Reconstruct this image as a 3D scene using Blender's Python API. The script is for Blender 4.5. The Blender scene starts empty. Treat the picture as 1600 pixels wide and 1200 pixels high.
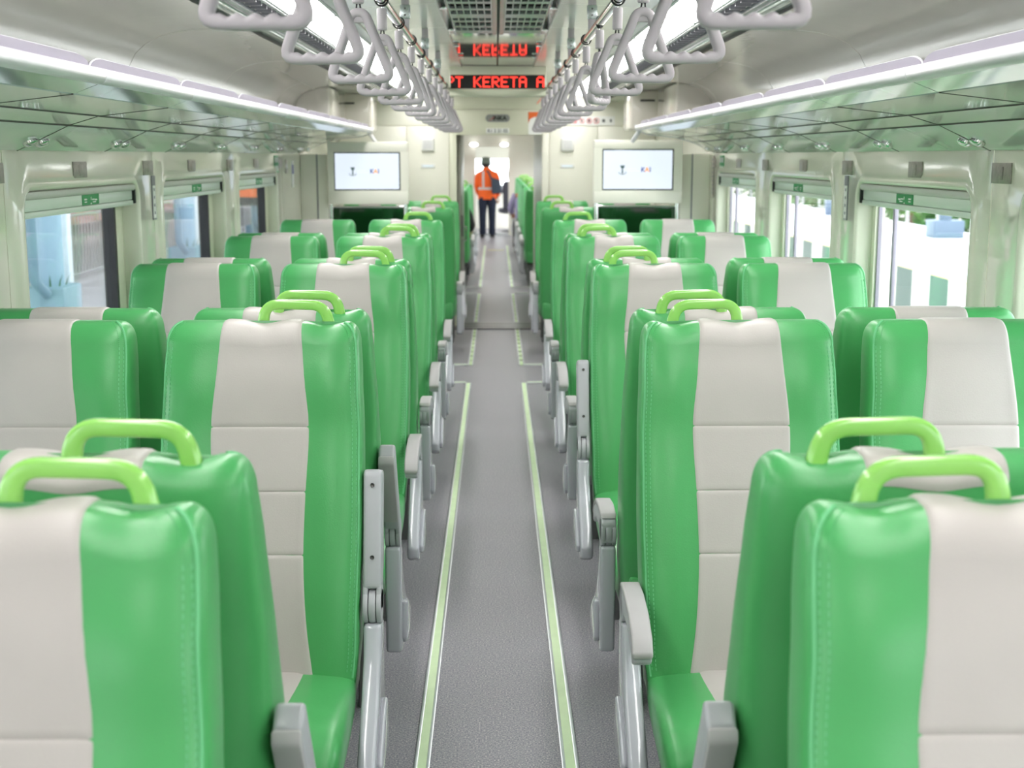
import bpy, bmesh, math, random
from mathutils import Vector, Matrix
random.seed(7)
PI = math.pi
scene = bpy.context.scene
C = scene.collection

# ------------------------------------------------------------------ camera, world, exposure
H = 1.72
F_PX, VPX, VPY = 2050.0, 775.0, 243.0
pitch = math.atan((600 - VPY) / F_PX)
yaw = math.atan((800 - VPX) * math.cos(pitch) / F_PX)
cam_d = bpy.data.cameras.new('camera')
cam_d.sensor_fit = 'HORIZONTAL'; cam_d.sensor_width = 36.0
cam_d.lens = F_PX / 1600.0 * 36.0
cam_d.clip_start = 0.05; cam_d.clip_end = 400
cam_d.dof.use_dof = True; cam_d.dof.focus_distance = 3.6; cam_d.dof.aperture_fstop = 4.8
cam = bpy.data.objects.new('camera', cam_d); C.objects.link(cam)
cam.location = (-0.012, 0, H)
cam.rotation_euler = (PI / 2 - pitch, 0, -yaw)
scene.camera = cam

world = bpy.data.worlds.new('overcast_sky'); scene.world = world
world.use_nodes = True
bg = world.node_tree.nodes['Background']
bg.inputs[0].default_value = (0.93, 0.97, 1.0, 1); bg.inputs[1].default_value = 6.0
vs = scene.view_settings
vs.view_transform = 'Standard'; vs.look = 'None'; vs.gamma = 1.0; vs.use_curve_mapping = False
vs.exposure = 0.3
LIGHT = 13.0                     # ceiling light panels

# ------------------------------------------------------------------ materials
MATS = {}
def lin(r, g, b):
    f = lambda c: (c / 255 / 12.92) if c <= 10 else ((c / 255 + 0.055) / 1.055) ** 2.4
    return (f(r), f(g), f(b), 1)
def mat(name, rgb, rough=0.5, metal=0.0, noise=0.0, nscale=20.0, bump=0.0, bscale=30.0, coat=0.0, spec=0.5, emit=None, estr=0.0):
    m = bpy.data.materials.new(name); m.use_nodes = True
    nt = m.node_tree; b = nt.nodes['Principled BSDF']
    col = lin(*rgb)
    b.inputs['Base Color'].default_value = col
    b.inputs['Roughness'].default_value = rough; b.inputs['Metallic'].default_value = metal
    b.inputs['Specular IOR Level'].default_value = spec
    if coat: b.inputs['Coat Weight'].default_value = coat; b.inputs['Coat Roughness'].default_value = 0.08
    if emit: b.inputs['Emission Color'].default_value = lin(*emit); b.inputs['Emission Strength'].default_value = estr
    tc = nt.nodes.new('ShaderNodeTexCoord')
    if noise:
        n = nt.nodes.new('ShaderNodeTexNoise'); n.inputs['Scale'].default_value = nscale; n.inputs['Detail'].default_value = 4
        nt.links.new(tc.outputs['Object'], n.inputs['Vector'])
        r = nt.nodes.new('ShaderNodeMapRange'); r.inputs['From Min'].default_value = 0.3; r.inputs['From Max'].default_value = 0.7
        r.inputs['To Min'].default_value = 1 - noise; r.inputs['To Max'].default_value = 1 + noise
        nt.links.new(n.outputs['Fac'], r.inputs['Value'])
        mx = nt.nodes.new('ShaderNodeVectorMath'); mx.operation = 'SCALE'
        mx.inputs[0].default_value = col[:3]; nt.links.new(r.outputs['Result'], mx.inputs['Scale'])
        nt.links.new(mx.outputs['Vector'], b.inputs['Base Color'])
    if bump:
        n2 = nt.nodes.new('ShaderNodeTexNoise'); n2.inputs['Scale'].default_value = bscale; n2.inputs['Detail'].default_value = 3
        nt.links.new(tc.outputs['Object'], n2.inputs['Vector'])
        bp = nt.nodes.new('ShaderNodeBump'); bp.inputs['Strength'].default_value = bump; bp.inputs['Distance'].default_value = 0.01
        nt.links.new(n2.outputs['Fac'], bp.inputs['Height']); nt.links.new(bp.outputs['Normal'], b.inputs['Normal'])
    MATS[name] = m
    return m
def M(n): return MATS[n]

mat('green_leather', (76, 163, 94), 0.32, noise=0.04, nscale=6, bump=0.05, bscale=260, spec=0.5)
mat('cream_leather', (186, 179, 175), 0.42, noise=0.03, nscale=6, bump=0.05, bscale=260)
mat('stitch', (104, 186, 128), 0.6)
mat('lime_plastic', (144, 206, 100), 0.22, noise=0.03, nscale=8, coat=0.4)
mat('grey_plastic', (178, 178, 184), 0.32, noise=0.02, nscale=10)
mat('arm_pad', (180, 176, 178), 0.5, noise=0.03, nscale=12)
mat('gloss_grey', (192, 192, 202), 0.14, noise=0.02, nscale=5, coat=0.5)
mat('screw', (90, 88, 88), 0.3, 0.9)
mat('dark', (22, 22, 24), 0.6, noise=0.05)
mat('steel_frame', (110, 110, 112), 0.4, 0.6)
mat('wall_gloss', (230, 229, 214), 0.10, noise=0.02, nscale=3, bump=0.06, bscale=3.5, coat=0.3)
mat('cove_gloss', (226, 220, 211), 0.09, noise=0.02, nscale=3, bump=0.10, bscale=2.6, coat=0.3)
mat('ceiling_paint', (222, 223, 216), 0.16, noise=0.02, nscale=3, bump=0.05, bscale=3)
mat('ceiling_steel', (205, 208, 206), 0.05, 0.85, bump=0.02, bscale=5)
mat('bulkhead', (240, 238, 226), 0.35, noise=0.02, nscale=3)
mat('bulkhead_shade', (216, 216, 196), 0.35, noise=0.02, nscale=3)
mat('reveal', (226, 227, 206), 0.3, noise=0.02, nscale=4)
mat('rack_alu', (210, 224, 217), 0.08, 0.45, noise=0.03, nscale=4, bump=0.03, bscale=3)
mat('rack_lip', (222, 222, 226), 0.25, noise=0.01)
mat('rack_guard', (150, 144, 158), 0.45, noise=0.03, nscale=6)
mat('gasket', (70, 66, 62), 0.6)
mat('chrome', (225, 226, 228), 0.07, 1.0, noise=0.01)
mat('alu', (190, 198, 200), 0.25, 0.85, noise=0.02)
mat('strap_plastic', (176, 170, 176), 0.4, noise=0.02, nscale=10)
mat('black_rubber', (30, 30, 34), 0.5)
mat('blind_box', (208, 208, 202), 0.4, noise=0.02)
mat('blind', (222, 234, 222), 0.28, noise=0.02, nscale=5)
mat('sign_green', (36, 150, 84), 0.5)
mat('sign_white', (240, 240, 238), 0.5)
mat('label_grey', (130, 128, 138), 0.4)
mat('plate_steel', (164, 156, 150), 0.35, 0.4, noise=0.15, nscale=60)
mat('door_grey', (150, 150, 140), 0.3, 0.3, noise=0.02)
mat('threshold', (130, 126, 128), 0.3, 0.7, noise=0.08, nscale=40)
mat('strip_alu', (228, 230, 234), 0.28, 0.55, noise=0.03)
mat('strip_glow', (222, 242, 200), 0.5, noise=0.04, nscale=14)
mat('light_frame', (200, 204, 206), 0.3, 0.5)
mat('screen_black', (20, 40, 40), 0.15)
mat('screen', (120, 124, 132), 0.2, emit=(222, 232, 246), estr=0.85)
mat('logo_dark', (60, 84, 84), 0.6, emit=(60, 84, 84), estr=0.5)
mat('logo_faint', (190, 205, 222), 0.6, emit=(190, 205, 222), estr=0.75)
mat('logo_blue', (30, 50, 130), 0.6, emit=(50, 70, 140), estr=0.5)
mat('logo_orange', (240, 130, 40), 0.6, emit=(240, 150, 70), estr=0.7)
mat('print_blue', (40, 60, 150), 0.5)
mat('print_orange', (240, 110, 45), 0.5)
mat('oval_grey', (150, 152, 148), 0.4, noise=0.03)
mat('print_red', (205, 70, 80), 0.5)
mat('print_grey', (96, 98, 100), 0.5)
mat('led_red', (255, 60, 50), 0.5, emit=(255, 62, 50), estr=1.4)
mat('vest_orange', (245, 100, 25), 0.7, noise=0.06, nscale=8)
mat('reflective', (205, 200, 198), 0.4)
mat('denim', (32, 40, 60), 0.85, noise=0.15, nscale=30)
mat('bag_navy', (58, 68, 84), 0.7, noise=0.08, nscale=12)
mat('skin', (170, 116, 88), 0.55)
mat('cap_grey', (112, 122, 112), 0.8, noise=0.05)
mat('hair', (24, 22, 22), 0.6)
mat('black_cloth', (30, 30, 34), 0.8, noise=0.1, nscale=20)
mat('lavender_cloth', (158, 148, 184), 0.8, noise=0.05)
mat('shoe', (44, 42, 42), 0.5)
mat('chair_fabric', (62, 62, 72), 0.8, noise=0.1, nscale=18)
mat('platform_floor', (206, 206, 212), 0.5, noise=0.05, nscale=2)
mat('ballast', (150, 144, 138), 0.9, noise=0.25, nscale=14, bump=0.5, bscale=18)
mat('column_blue', (150, 178, 200), 0.4, noise=0.03)
mat('post_white', (222, 230, 240), 0.4, noise=0.03)
mat('pipe_blue', (110, 136, 156), 0.4, noise=0.03)
mat('box_blue', (128, 156, 172), 0.5, noise=0.04)
mat('cabinet_grey', (88, 102, 122), 0.5, noise=0.04)
mat('rail_metal', (150, 150, 150), 0.3, 0.6)
mat('canopy', (150, 158, 164), 0.6, noise=0.04)
mat('foliage', (58, 96, 38), 0.7, noise=0.3, nscale=3)
mat('bark', (96, 76, 58), 0.9, noise=0.2, nscale=9)
mat('stripe_dark', (84, 108, 104), 0.7, noise=0.06)
mat('stripe_white', (232, 232, 226), 0.7, noise=0.04)
mat('kerb_yellow', (234, 226, 160), 0.6, noise=0.04)
mat('far_yellow', (216, 186, 110), 0.6, noise=0.1)
mat('outer_shell', (190, 190, 190), 0.5, noise=0.02)
mat('brick_far', (200, 150, 140), 0.8, noise=0.1)

# speckled vinyl floor
def floor_mat():
    m = bpy.data.materials.new('speckled_vinyl'); m.use_nodes = True
    nt = m.node_tree; b = nt.nodes['Principled BSDF']
    tc = nt.nodes.new('ShaderNodeTexCoord')
    n = nt.nodes.new('ShaderNodeTexNoise'); n.inputs['Scale'].default_value = 190; n.inputs['Detail'].default_value = 2
    nt.links.new(tc.outputs['Object'], n.inputs['Vector'])
    cr = nt.nodes.new('ShaderNodeValToRGB')
    e = cr.color_ramp.elements
    e[0].position = 0.36; e[0].color = lin(118, 116, 130)
    e[1].position = 0.5; e[1].color = lin(156, 152, 160)
    x = e.new(0.60); x.color = lin(164, 160, 167)
    x = e.new(0.68); x.color = lin(214, 208, 204)
    nt.links.new(n.outputs['Fac'], cr.inputs['Fac'])
    n2 = nt.nodes.new('ShaderNodeTexNoise'); n2.inputs['Scale'].default_value = 3; n2.inputs['Detail'].default_value = 5
    nt.links.new(tc.outputs['Object'], n2.inputs['Vector'])
    r = nt.nodes.new('ShaderNodeMapRange'); r.inputs['To Min'].default_value = 0.94; r.inputs['To Max'].default_value = 1.06
    nt.links.new(n2.outputs['Fac'], r.inputs['Value'])
    mx = nt.nodes.new('ShaderNodeVectorMath'); mx.operation = 'SCALE'
    nt.links.new(cr.outputs['Color'], mx.inputs[0]); nt.links.new(r.outputs['Result'], mx.inputs['Scale'])
    nt.links.new(mx.outputs['Vector'], b.inputs['Base Color'])
    b.inputs['Roughness'].default_value = 0.38
    MATS['vinyl'] = m
floor_mat()
def glass_mat(name, tint, refl=1.0, rough=0.02):
    m = bpy.data.materials.new(name); m.use_nodes = True
    nt = m.node_tree; nt.nodes.clear()
    out = nt.nodes.new('ShaderNodeOutputMaterial'); mix = nt.nodes.new('ShaderNodeMixShader')
    tr = nt.nodes.new('ShaderNodeBsdfTransparent'); tr.inputs[0].default_value = (*tint, 1)
    gl = nt.nodes.new('ShaderNodeBsdfGlossy'); gl.inputs['Roughness'].default_value = rough
    ge = nt.nodes.new('ShaderNodeNewGeometry'); dt = nt.nodes.new('ShaderNodeVectorMath'); dt.operation = 'DOT_PRODUCT'
    nt.links.new(ge.outputs['Incoming'], dt.inputs[0]); nt.links.new(ge.outputs['Normal'], dt.inputs[1])
    def mth(op, a, b=None):      # Schlick's Fresnel, the same from both faces of the pane
        q = nt.nodes.new('ShaderNodeMath'); q.operation = op; q.use_clamp = op == 'SUBTRACT'
        for i, t in enumerate((a, b)):
            if t is None: continue
            if isinstance(t, (int, float)): q.inputs[i].default_value = t
            else: nt.links.new(t, q.inputs[i])
        return q.outputs[0]
    fz = mth('POWER', mth('SUBTRACT', 1.0, mth('ABSOLUTE', dt.outputs['Value'])), 5.0)
    fz = mth('ADD', mth('MULTIPLY', fz, 0.96 * refl), 0.04 * refl)
    nt.links.new(fz, mix.inputs[0]); nt.links.new(tr.outputs[0], mix.inputs[1]); nt.links.new(gl.outputs[0], mix.inputs[2])
    nt.links.new(mix.outputs[0], out.inputs[0]); MATS[name] = m
glass_mat('glass', (0.95, 0.97, 0.97), 0.7)
glass_mat('tinted_glass', (0.30, 0.36, 0.34))
def emit_mat(name, rgb, s):
    m = bpy.data.materials.new(name); m.use_nodes = True
    nt = m.node_tree; nt.nodes.clear()
    out = nt.nodes.new('ShaderNodeOutputMaterial'); e = nt.nodes.new('ShaderNodeEmission')
    e.inputs[0].default_value = (*rgb, 1); e.inputs[1].default_value = s
    nt.links.new(e.outputs[0], out.inputs[0]); MATS[name] = m
emit_mat('light_panel', (1.0, 0.985, 0.96), LIGHT)

# ------------------------------------------------------------------ mesh helpers
def fin(me, smooth=True, ang=35):
    if smooth:
        me.polygons.foreach_set('use_smooth', [True] * len(me.polygons))
        me.set_sharp_from_angle(angle=math.radians(ang))
    me.update(); return me
def pydata(name, v, f, smooth=True, ang=35):
    me = bpy.data.meshes.new(name); me.from_pydata([tuple(p) for p in v], [], f); me.validate()
    return fin(me, smooth, ang)
def from_bm(name, bm, smooth=True, ang=35):
    bmesh.ops.recalc_face_normals(bm, faces=bm.faces)
    me = bpy.data.meshes.new(name); bm.to_mesh(me); bm.free(); return fin(me, smooth, ang)
def add_box(bm, x0, x1, y0, y1, z0, z1, bev=0.0, seg=2):
    t = bmesh.new()
    r = bmesh.ops.create_cube(t, size=1.0)
    for v in t.verts: v.co = Vector(((x0 + x1) / 2 + v.co.x * (x1 - x0), (y0 + y1) / 2 + v.co.y * (y1 - y0), (z0 + z1) / 2 + v.co.z * (z1 - z0)))
    if bev: bmesh.ops.bevel(t, geom=t.edges[:], offset=bev, segments=seg, affect='EDGES', profile=0.5)
    merge(bm, t)
def merge(bm, t, mtx=None):
    mp = {}
    for v in t.verts: mp[v] = bm.verts.new(mtx @ v.co if mtx else v.co)
    for f in t.faces:
        try: bm.faces.new([mp[v] for v in f.verts])
        except ValueError: pass
    t.free()
def box_mesh(name, x0, x1, y0, y1, z0, z1, bev=0.0, seg=2):
    bm = bmesh.new(); add_box(bm, x0, x1, y0, y1, z0, z1, bev, seg); return from_bm(name, bm)
def add_prism(bm, pts, axis, a, b, bev=0.0, seg=2):
    """pts 2D outline; axis 'x': (y,z) extruded in x; 'y': (x,z); 'z': (x,y)"""
    t = bmesh.new()
    def mk(p, d): return {'x': (d, p[0], p[1]), 'y': (p[0], d, p[1]), 'z': (p[0], p[1], d)}[axis]
    va = [t.verts.new(mk(p, a)) for p in pts]; vb = [t.verts.new(mk(p, b)) for p in pts]
    n = len(pts)
    t.faces.new(va); t.faces.new(vb[::-1])
    for i in range(n): t.faces.new((va[i], vb[i], vb[(i + 1) % n], va[(i + 1) % n]))
    bmesh.ops.recalc_face_normals(t, faces=t.faces)
    if bev:
        ed = [e for e in t.edges if len(e.link_faces) == 2 and e.calc_face_angle(0) > 0.6]
        bmesh.ops.bevel(t, geom=ed, offset=bev, segments=seg, affect='EDGES', profile=0.5)
    merge(bm, t)
def prism_mesh(name, pts, axis, a, b, bev=0.0, seg=2):
    bm = bmesh.new(); add_prism(bm, pts, axis, a, b, bev, seg); return from_bm(name, bm)
def sweep_data(path, prof, closed=False, up=Vector((0, 0, 1)), scales=None):
    """prof: 2D points (side, up)"""
    n = len(path); P = [Vector(p) for p in path]; v = []; f = []; m = len(prof)
    for i in range(n):
        a = P[(i - 1) % n] if (closed or i > 0) else P[i]; b = P[(i + 1) % n] if (closed or i < n - 1) else P[i]
        t = (b - a).normalized(); s = t.cross(up)
        if s.length < 1e-4: s = t.cross(Vector((0, 1, 0)))
        s.normalize(); w = s.cross(t).normalized(); k = scales[i] if scales else 1.0
        for q in prof: v.append(P[i] + s * (q[0] * k) + w * (q[1] * k))
    r = n if closed else n - 1
    for i in range(r):
        for j in range(m):
            f.append((i * m + j, i * m + (j + 1) % m, ((i + 1) % n) * m + (j + 1) % m, ((i + 1) % n) * m + j))
    if not closed: f.append(tuple(range(m))[::-1]); f.append(tuple((n - 1) * m + j for j in range(m)))
    return v, f
def circ(r, n=10): return [(r * math.cos(2 * PI * i / n), r * math.sin(2 * PI * i / n)) for i in range(n)]
def rrect(a, b, r, n=3):
    o = []
    for cx, cy, s in ((a - r, b - r, 0), (-a + r, b - r, 90), (-a + r, -b + r, 180), (a - r, -b + r, 270)):
        for i in range(n + 1):
            t = math.radians(s + 90 * i / n); o.append((cx + r * math.cos(t), cy + r * math.sin(t)))
    return o
def add_vf(bm, v, f):
    vv = [bm.verts.new(p) for p in v]
    for q in f:
        try: bm.faces.new([vv[i] for i in q])
        except ValueError: pass
def sweep_mesh(name, path, prof, closed=False, up=Vector((0, 0, 1)), scales=None, ang=50):
    v, f = sweep_data(path, prof, closed, up, scales)
    bm = bmesh.new(); add_vf(bm, v, f); return from_bm(name, bm, True, ang)
def tube(bm, path, r, n=10, up=Vector((0, 0, 1))):
    v, f = sweep_data(path, circ(r, n), False, up); add_vf(bm, v, f)
def tube_mesh(name, path, r, n=10, up=Vector((0, 0, 1))):
    return sweep_mesh(name, path, circ(r, n), False, up)
def round_path(pts, r, n=5, closed=False):
    """polyline with rounded corners"""
    P = [Vector(p) for p in pts]; o = []; N = len(P)
    for i in range(N):
        if not closed and i in (0, N - 1): o.append(P[i]); continue
        a, b, c = P[(i - 1) % N], P[i], P[(i + 1) % N]
        rr = min(r, (a - b).length * 0.48, (c - b).length * 0.48)
        s = b + (a - b).normalized() * rr; e = b + (c - b).normalized() * rr
        for k in range(n + 1):
            t = k / n; o.append(s * (1 - t) ** 2 + b * 2 * t * (1 - t) + e * t * t)
    return o
def lathe_mesh(name, prof, n=20):
    """prof: (r,z)"""
    v = []; f = []
    for r, z in prof:
        for i in range(n): v.append((r * math.cos(2 * PI * i / n), r * math.sin(2 * PI * i / n), z))
    for k in range(len(prof) - 1):
        for i in range(n): f.append((k * n + i, k * n + (i + 1) % n, (k + 1) * n + (i + 1) % n, (k + 1) * n + i))
    f.append(tuple(range(n))[::-1]); f.append(tuple((len(prof) - 1) * n + i for i in range(n)))
    bm = bmesh.new(); add_vf(bm, v, f); return from_bm(name, bm)
def loft_mesh(name, rings, cap=True, ang=60):
    m = len(rings[0]); v = [p for r in rings for p in r]; f = []
    for k in range(len(rings) - 1):
        for i in range(m): f.append((k * m + i, k * m + (i + 1) % m, (k + 1) * m + (i + 1) % m, (k + 1) * m + i))
    if cap: f.append(tuple(range(m))[::-1]); f.append(tuple((len(rings) - 1) * m + i for i in range(m)))
    bm = bmesh.new(); add_vf(bm, v, f); return from_bm(name, bm, True, ang)
def grid_mesh(name, fn, nu, nv, ang=60):
    v = [fn(i / nu, j / nv) for j in range(nv + 1) for i in range(nu + 1)]
    f = [(j * (nu + 1) + i, j * (nu + 1) + i + 1, (j + 1) * (nu + 1) + i + 1, (j + 1) * (nu + 1) + i) for j in range(nv) for i in range(nu)]
    return pydata(name, v, f, True, ang)
def obj(name, me, m, parent=None, loc=(0, 0, 0), rot=(0, 0, 0)):
    o = bpy.data.objects.new(name, me)
    if m is not None and not me.materials: me.materials.append(M(m))
    C.objects.link(o); o.location = loc; o.rotation_euler = rot
    if parent is not None: o.parent = parent
    return o
def thing(name, label, cat, loc=(0, 0, 0), rotz=0, group=None):
    o = bpy.data.objects.new(name, None); o.empty_display_size = 0.1
    C.objects.link(o); o.location = loc; o.rotation_euler = (0, 0, rotz)
    o['label'] = label; o['category'] = cat
    if group: o['group'] = group
    return o
def tag(o, label, cat, group=None):
    o['label'] = label; o['category'] = cat
    if group: o['group'] = group
    return o
def struct(name, me, m, label=None, parent=None, loc=(0, 0, 0)):
    o = obj(name, me, m, parent, loc)
    if parent is None: o['kind'] = 'structure'; o['label'] = label; o['category'] = name.split('_')[0]
    return o
def copy_tree(o, parent=None):
    c = o.copy(); C.objects.link(c); c.parent = parent
    for ch in list(o.children): copy_tree(ch, c)
    return c
def remove_tree(o):
    for ch in list(o.children): remove_tree(ch)
    bpy.data.objects.remove(o)
def text_mesh(name, s, size, ex=0.001, bold=0.0, align='CENTER'):
    cu = bpy.data.curves.new('t', 'FONT'); cu.body = s; cu.size = size; cu.extrude = ex; cu.offset = bold
    cu.align_x = align; cu.align_y = 'CENTER'; cu.resolution_u = 3
    o = bpy.data.objects.new('t', cu); C.objects.link(o)
    dg = bpy.context.evaluated_depsgraph_get(); me = bpy.data.meshes.new_from_object(o.evaluated_get(dg))
    bpy.data.objects.remove(o); me.name = name; me.materials.clear(); return me
FACE_CAM = (PI / 2, 0, 0)         # text lying in XZ, read from -Y
ORD = ['first', 'second', 'third', 'fourth', 'fifth', 'sixth', 'seventh', 'eighth', 'ninth', 'tenth', 'eleventh', 'twelfth', 'thirteenth', 'fourteenth', 'fifteenth', 'sixteenth']
SIDE = {-1: 'left', 1: 'right'}
def lerp(tab, x):
    if x <= tab[0][0]: return tab[0][1]
    for (a, b), (c, d) in zip(tab, tab[1:]):
        if x <= c:
            t = (x - a) / (c - a); t = t * t * (3 - 2 * t); return b + (d - b) * t
    return tab[-1][1]

# ------------------------------------------------------------------ dimensions
P = 1.84                       # bay length
WX = 1.58                      # side wall
YB = 13.3                      # end bulkhead
Y0 = -2.6                      # rear end behind the camera
WIN_NEAR = 4.40; WIN_LEN = 1.40
ZW0, ZW1 = 0.80, 1.60          # window opening heights
Y_ROWS = [1.61 + i * P for i in range(5)]
YL_END, YR_END = 10.75, 10.0   # side partitions

# ------------------------------------------------------------------ floor
fl = struct('floor', box_mesh('floor', -1.66, 1.66, Y0, 29.0, -0.06, 0.0), 'vinyl', 'grey speckled vinyl floor of the train aisle')
th = bmesh.new()
for a, b in ((13.06, 13.20), (13.22, 13.40), (13.42, 13.57)): add_box(th, -0.45, 0.47, a, b, 0.0005, 0.012, 0.004)
struct('trim_1', from_bm('threshold', th), 'threshold', 'ribbed metal threshold plate across the doorway')
n_tr = [2]
def floor_strip(x0, x1, y0, y1, label, along='y', dash=0):
    r = thing('floor_strip', label, 'floor strip', ((x0 + x1) / 2, (y0 + y1) / 2, 0), 0, 'pale green guide strips on the floor')
    w = (x1 - x0) / 2; l = (y1 - y0) / 2
    if along == 'y':
        e = w * 0.46
        for s in (-1, 1):
            a, b = sorted((s * w, s * (w - e))); obj('edge_profile', box_mesh('edge', a, b, -l, l, 0.0005, 0.009, 0.003), 'strip_alu', r)
        if dash:
            n = int(2 * l / dash)
            me = box_mesh('insert', -w + e, w - e, -dash * 0.42, dash * 0.42, 0.0005, 0.006)
            for k in range(n): obj('insert', me, 'strip_glow', r, (0, -l + (k + 0.5) * 2 * l / n, 0))
        else: obj('insert', box_mesh('insert', -w + e, w - e, -l, l, 0.0005, 0.006), 'strip_glow', r)
    else:
        e = l * 0.25
        for s in (-1, 1):
            a, b = sorted((s * l, s * (l - e))); obj('edge_profile', box_mesh('edge', -w, w, a, b, 0.0005, 0.009, 0.002), 'strip_alu', r)
        obj('insert', box_mesh('insert', -w, w, -l + e, l - e, 0.0005, 0.006), 'strip_glow', r)
for s, xi, xo in ((-1, -0.204, -0.250), (1, 0.172, 0.222)):
    a, b = sorted((xi, xo)); S = SIDE[s]
    floor_strip(a, b, 0.2, 9.90, 'long pale green strip along the %s edge of the aisle' % S)
    a2, b2 = sorted((xo, s * 0.52))
    floor_strip(a2, b2, 9.90, 9.955, 'short crosswise strip at the far end of the %s long floor strip' % S, 'x')
    floor_strip(a2, b2, 10.76, 10.815, 'short crosswise strip starting the %s dashed floor strip before the doorway' % S, 'x')
    floor_strip(a, b, 10.76, 13.04, 'dashed pale green strip on the %s just before the doorway' % S, dash=0.23)
    floor_strip(a, b, 13.62, 16.50, 'pale green strip on the %s inside the doorway passage' % S, dash=0.29)
    floor_strip(a2, b2, 16.50, 16.56, 'short crosswise strip ending the %s passage strip' % S, 'x')
    floor_strip(a2, b2, 17.30, 17.36, 'short crosswise strip starting the %s strip in the far carriage' % S, 'x')
    floor_strip(a, b, 17.30, 25.5, 'pale green strip along the %s of the far carriage aisle' % S, dash=0.6)
tag(obj('floor_line', box_mesh('fl', -0.16, 0.13, 24.2, 24.3, 0.0005, 0.005), 'kerb_yellow'), 'thin yellow line across the far carriage floor', 'floor line')

# ------------------------------------------------------------------ side walls
def wall_panel_mesh():
    """one moulded bay panel, local y 0..P, facing +x (left wall), hole for the window with rounded corners and a rolled rim"""
    y0, y1, z0, z1 = 0.003, P - 0.003, 0.0, 1.78
    a, b, c, d = 0.16, 0.16 + WIN_LEN, ZW0, ZW1; r = 0.07
    n = 6
    hole = []
    for cy, cz, st in ((b - r, d - r, 0), (a + r, d - r, 90), (a + r, c + r, 180), (b - r, c + r, 270)):
        for i in range(n + 1):
            t = math.radians(st + 90 * i / n); hole.append((cy + r * math.cos(t), cz + r * math.sin(t)))
    N = len(hole); cy, cz = (a + b) / 2, (c + d) / 2
    out = []
    for (hy, hz), k in zip(hole, range(N)):
        q = k // (n + 1); i = k % (n + 1)
        cor = ((y1, z1), (y0, z1), (y0, z0), (y1, z0))[q]
        # walk round the corner of the outer rectangle
        prev = ((y1, hole[0][1]), (hole[n + 1][0], z1), (y0, hole[2 * n + 2][1]), (hole[3 * n + 3][0], z0))[q]
        nxt = ((hole[n][0], z1), (y0, hole[2 * n + 1][1]), (hole[3 * n + 2][0], z0), (y1, hole[4 * n + 3][1]))[q]
        h = n / 2
        if i <= h: t = i / h; p = (prev[0] + (cor[0] - prev[0]) * t, prev[1] + (cor[1] - prev[1]) * t)
        else: t = (i - h) / h; p = (cor[0] + (nxt[0] - cor[0]) * t, cor[1] + (nxt[1] - cor[1]) * t)
        out.append(p)
    def off(k, dd):       # move a hole point outward from the hole
        q = k // (n + 1); cc = ((b - r, d - r), (a + r, d - r), (a + r, c + r), (b - r, c + r))[q]
        v = Vector((hole[k][0] - cc[0], hole[k][1] - cc[1])).normalized(); return (hole[k][0] + v.x * dd, hole[k][1] + v.y * dd)
    rings = []
    rings.append([(-0.02, *p) for p in out])
    rings.append([(0.0, *p) for p in out])
    for dd, x in ((0.05, 0.0), (0.035, 0.006), (0.018, 0.011), (0.006, 0.008), (0.0, -0.004), (-0.002, -0.05), (-0.004, -0.085)):
        rings.append([(x, *off(k, dd)) for k in range(N)])
    v = [p for rr in rings for p in rr]; f = []
    for k in range(len(rings) - 1):
        for i in range(N): f.append((k * N + i, k * N + (i + 1) % N, (k + 1) * N + (i + 1) % N, (k + 1) * N + i))
    bm = bmesh.new(); add_vf(bm, v, f); return from_bm('wall_panel', bm, True, 50)
wp = wall_panel_mesh(); wp.materials.append(M('wall_gloss'))
def mirror_x(me):
    m2 = me.copy()
    bm = bmesh.new(); bm.from_mesh(m2)
    for v in bm.verts: v.co.x = -v.co.x
    bmesh.ops.reverse_faces(bm, faces=bm.faces)
    bm.to_mesh(m2); bm.free(); m2.update(); return m2
wpr = mirror_x(wp)
bays = [i for i in range(-4, 3)]               # bay 0 = the nearest whole window
n_win = [1]
plain = {}
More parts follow.
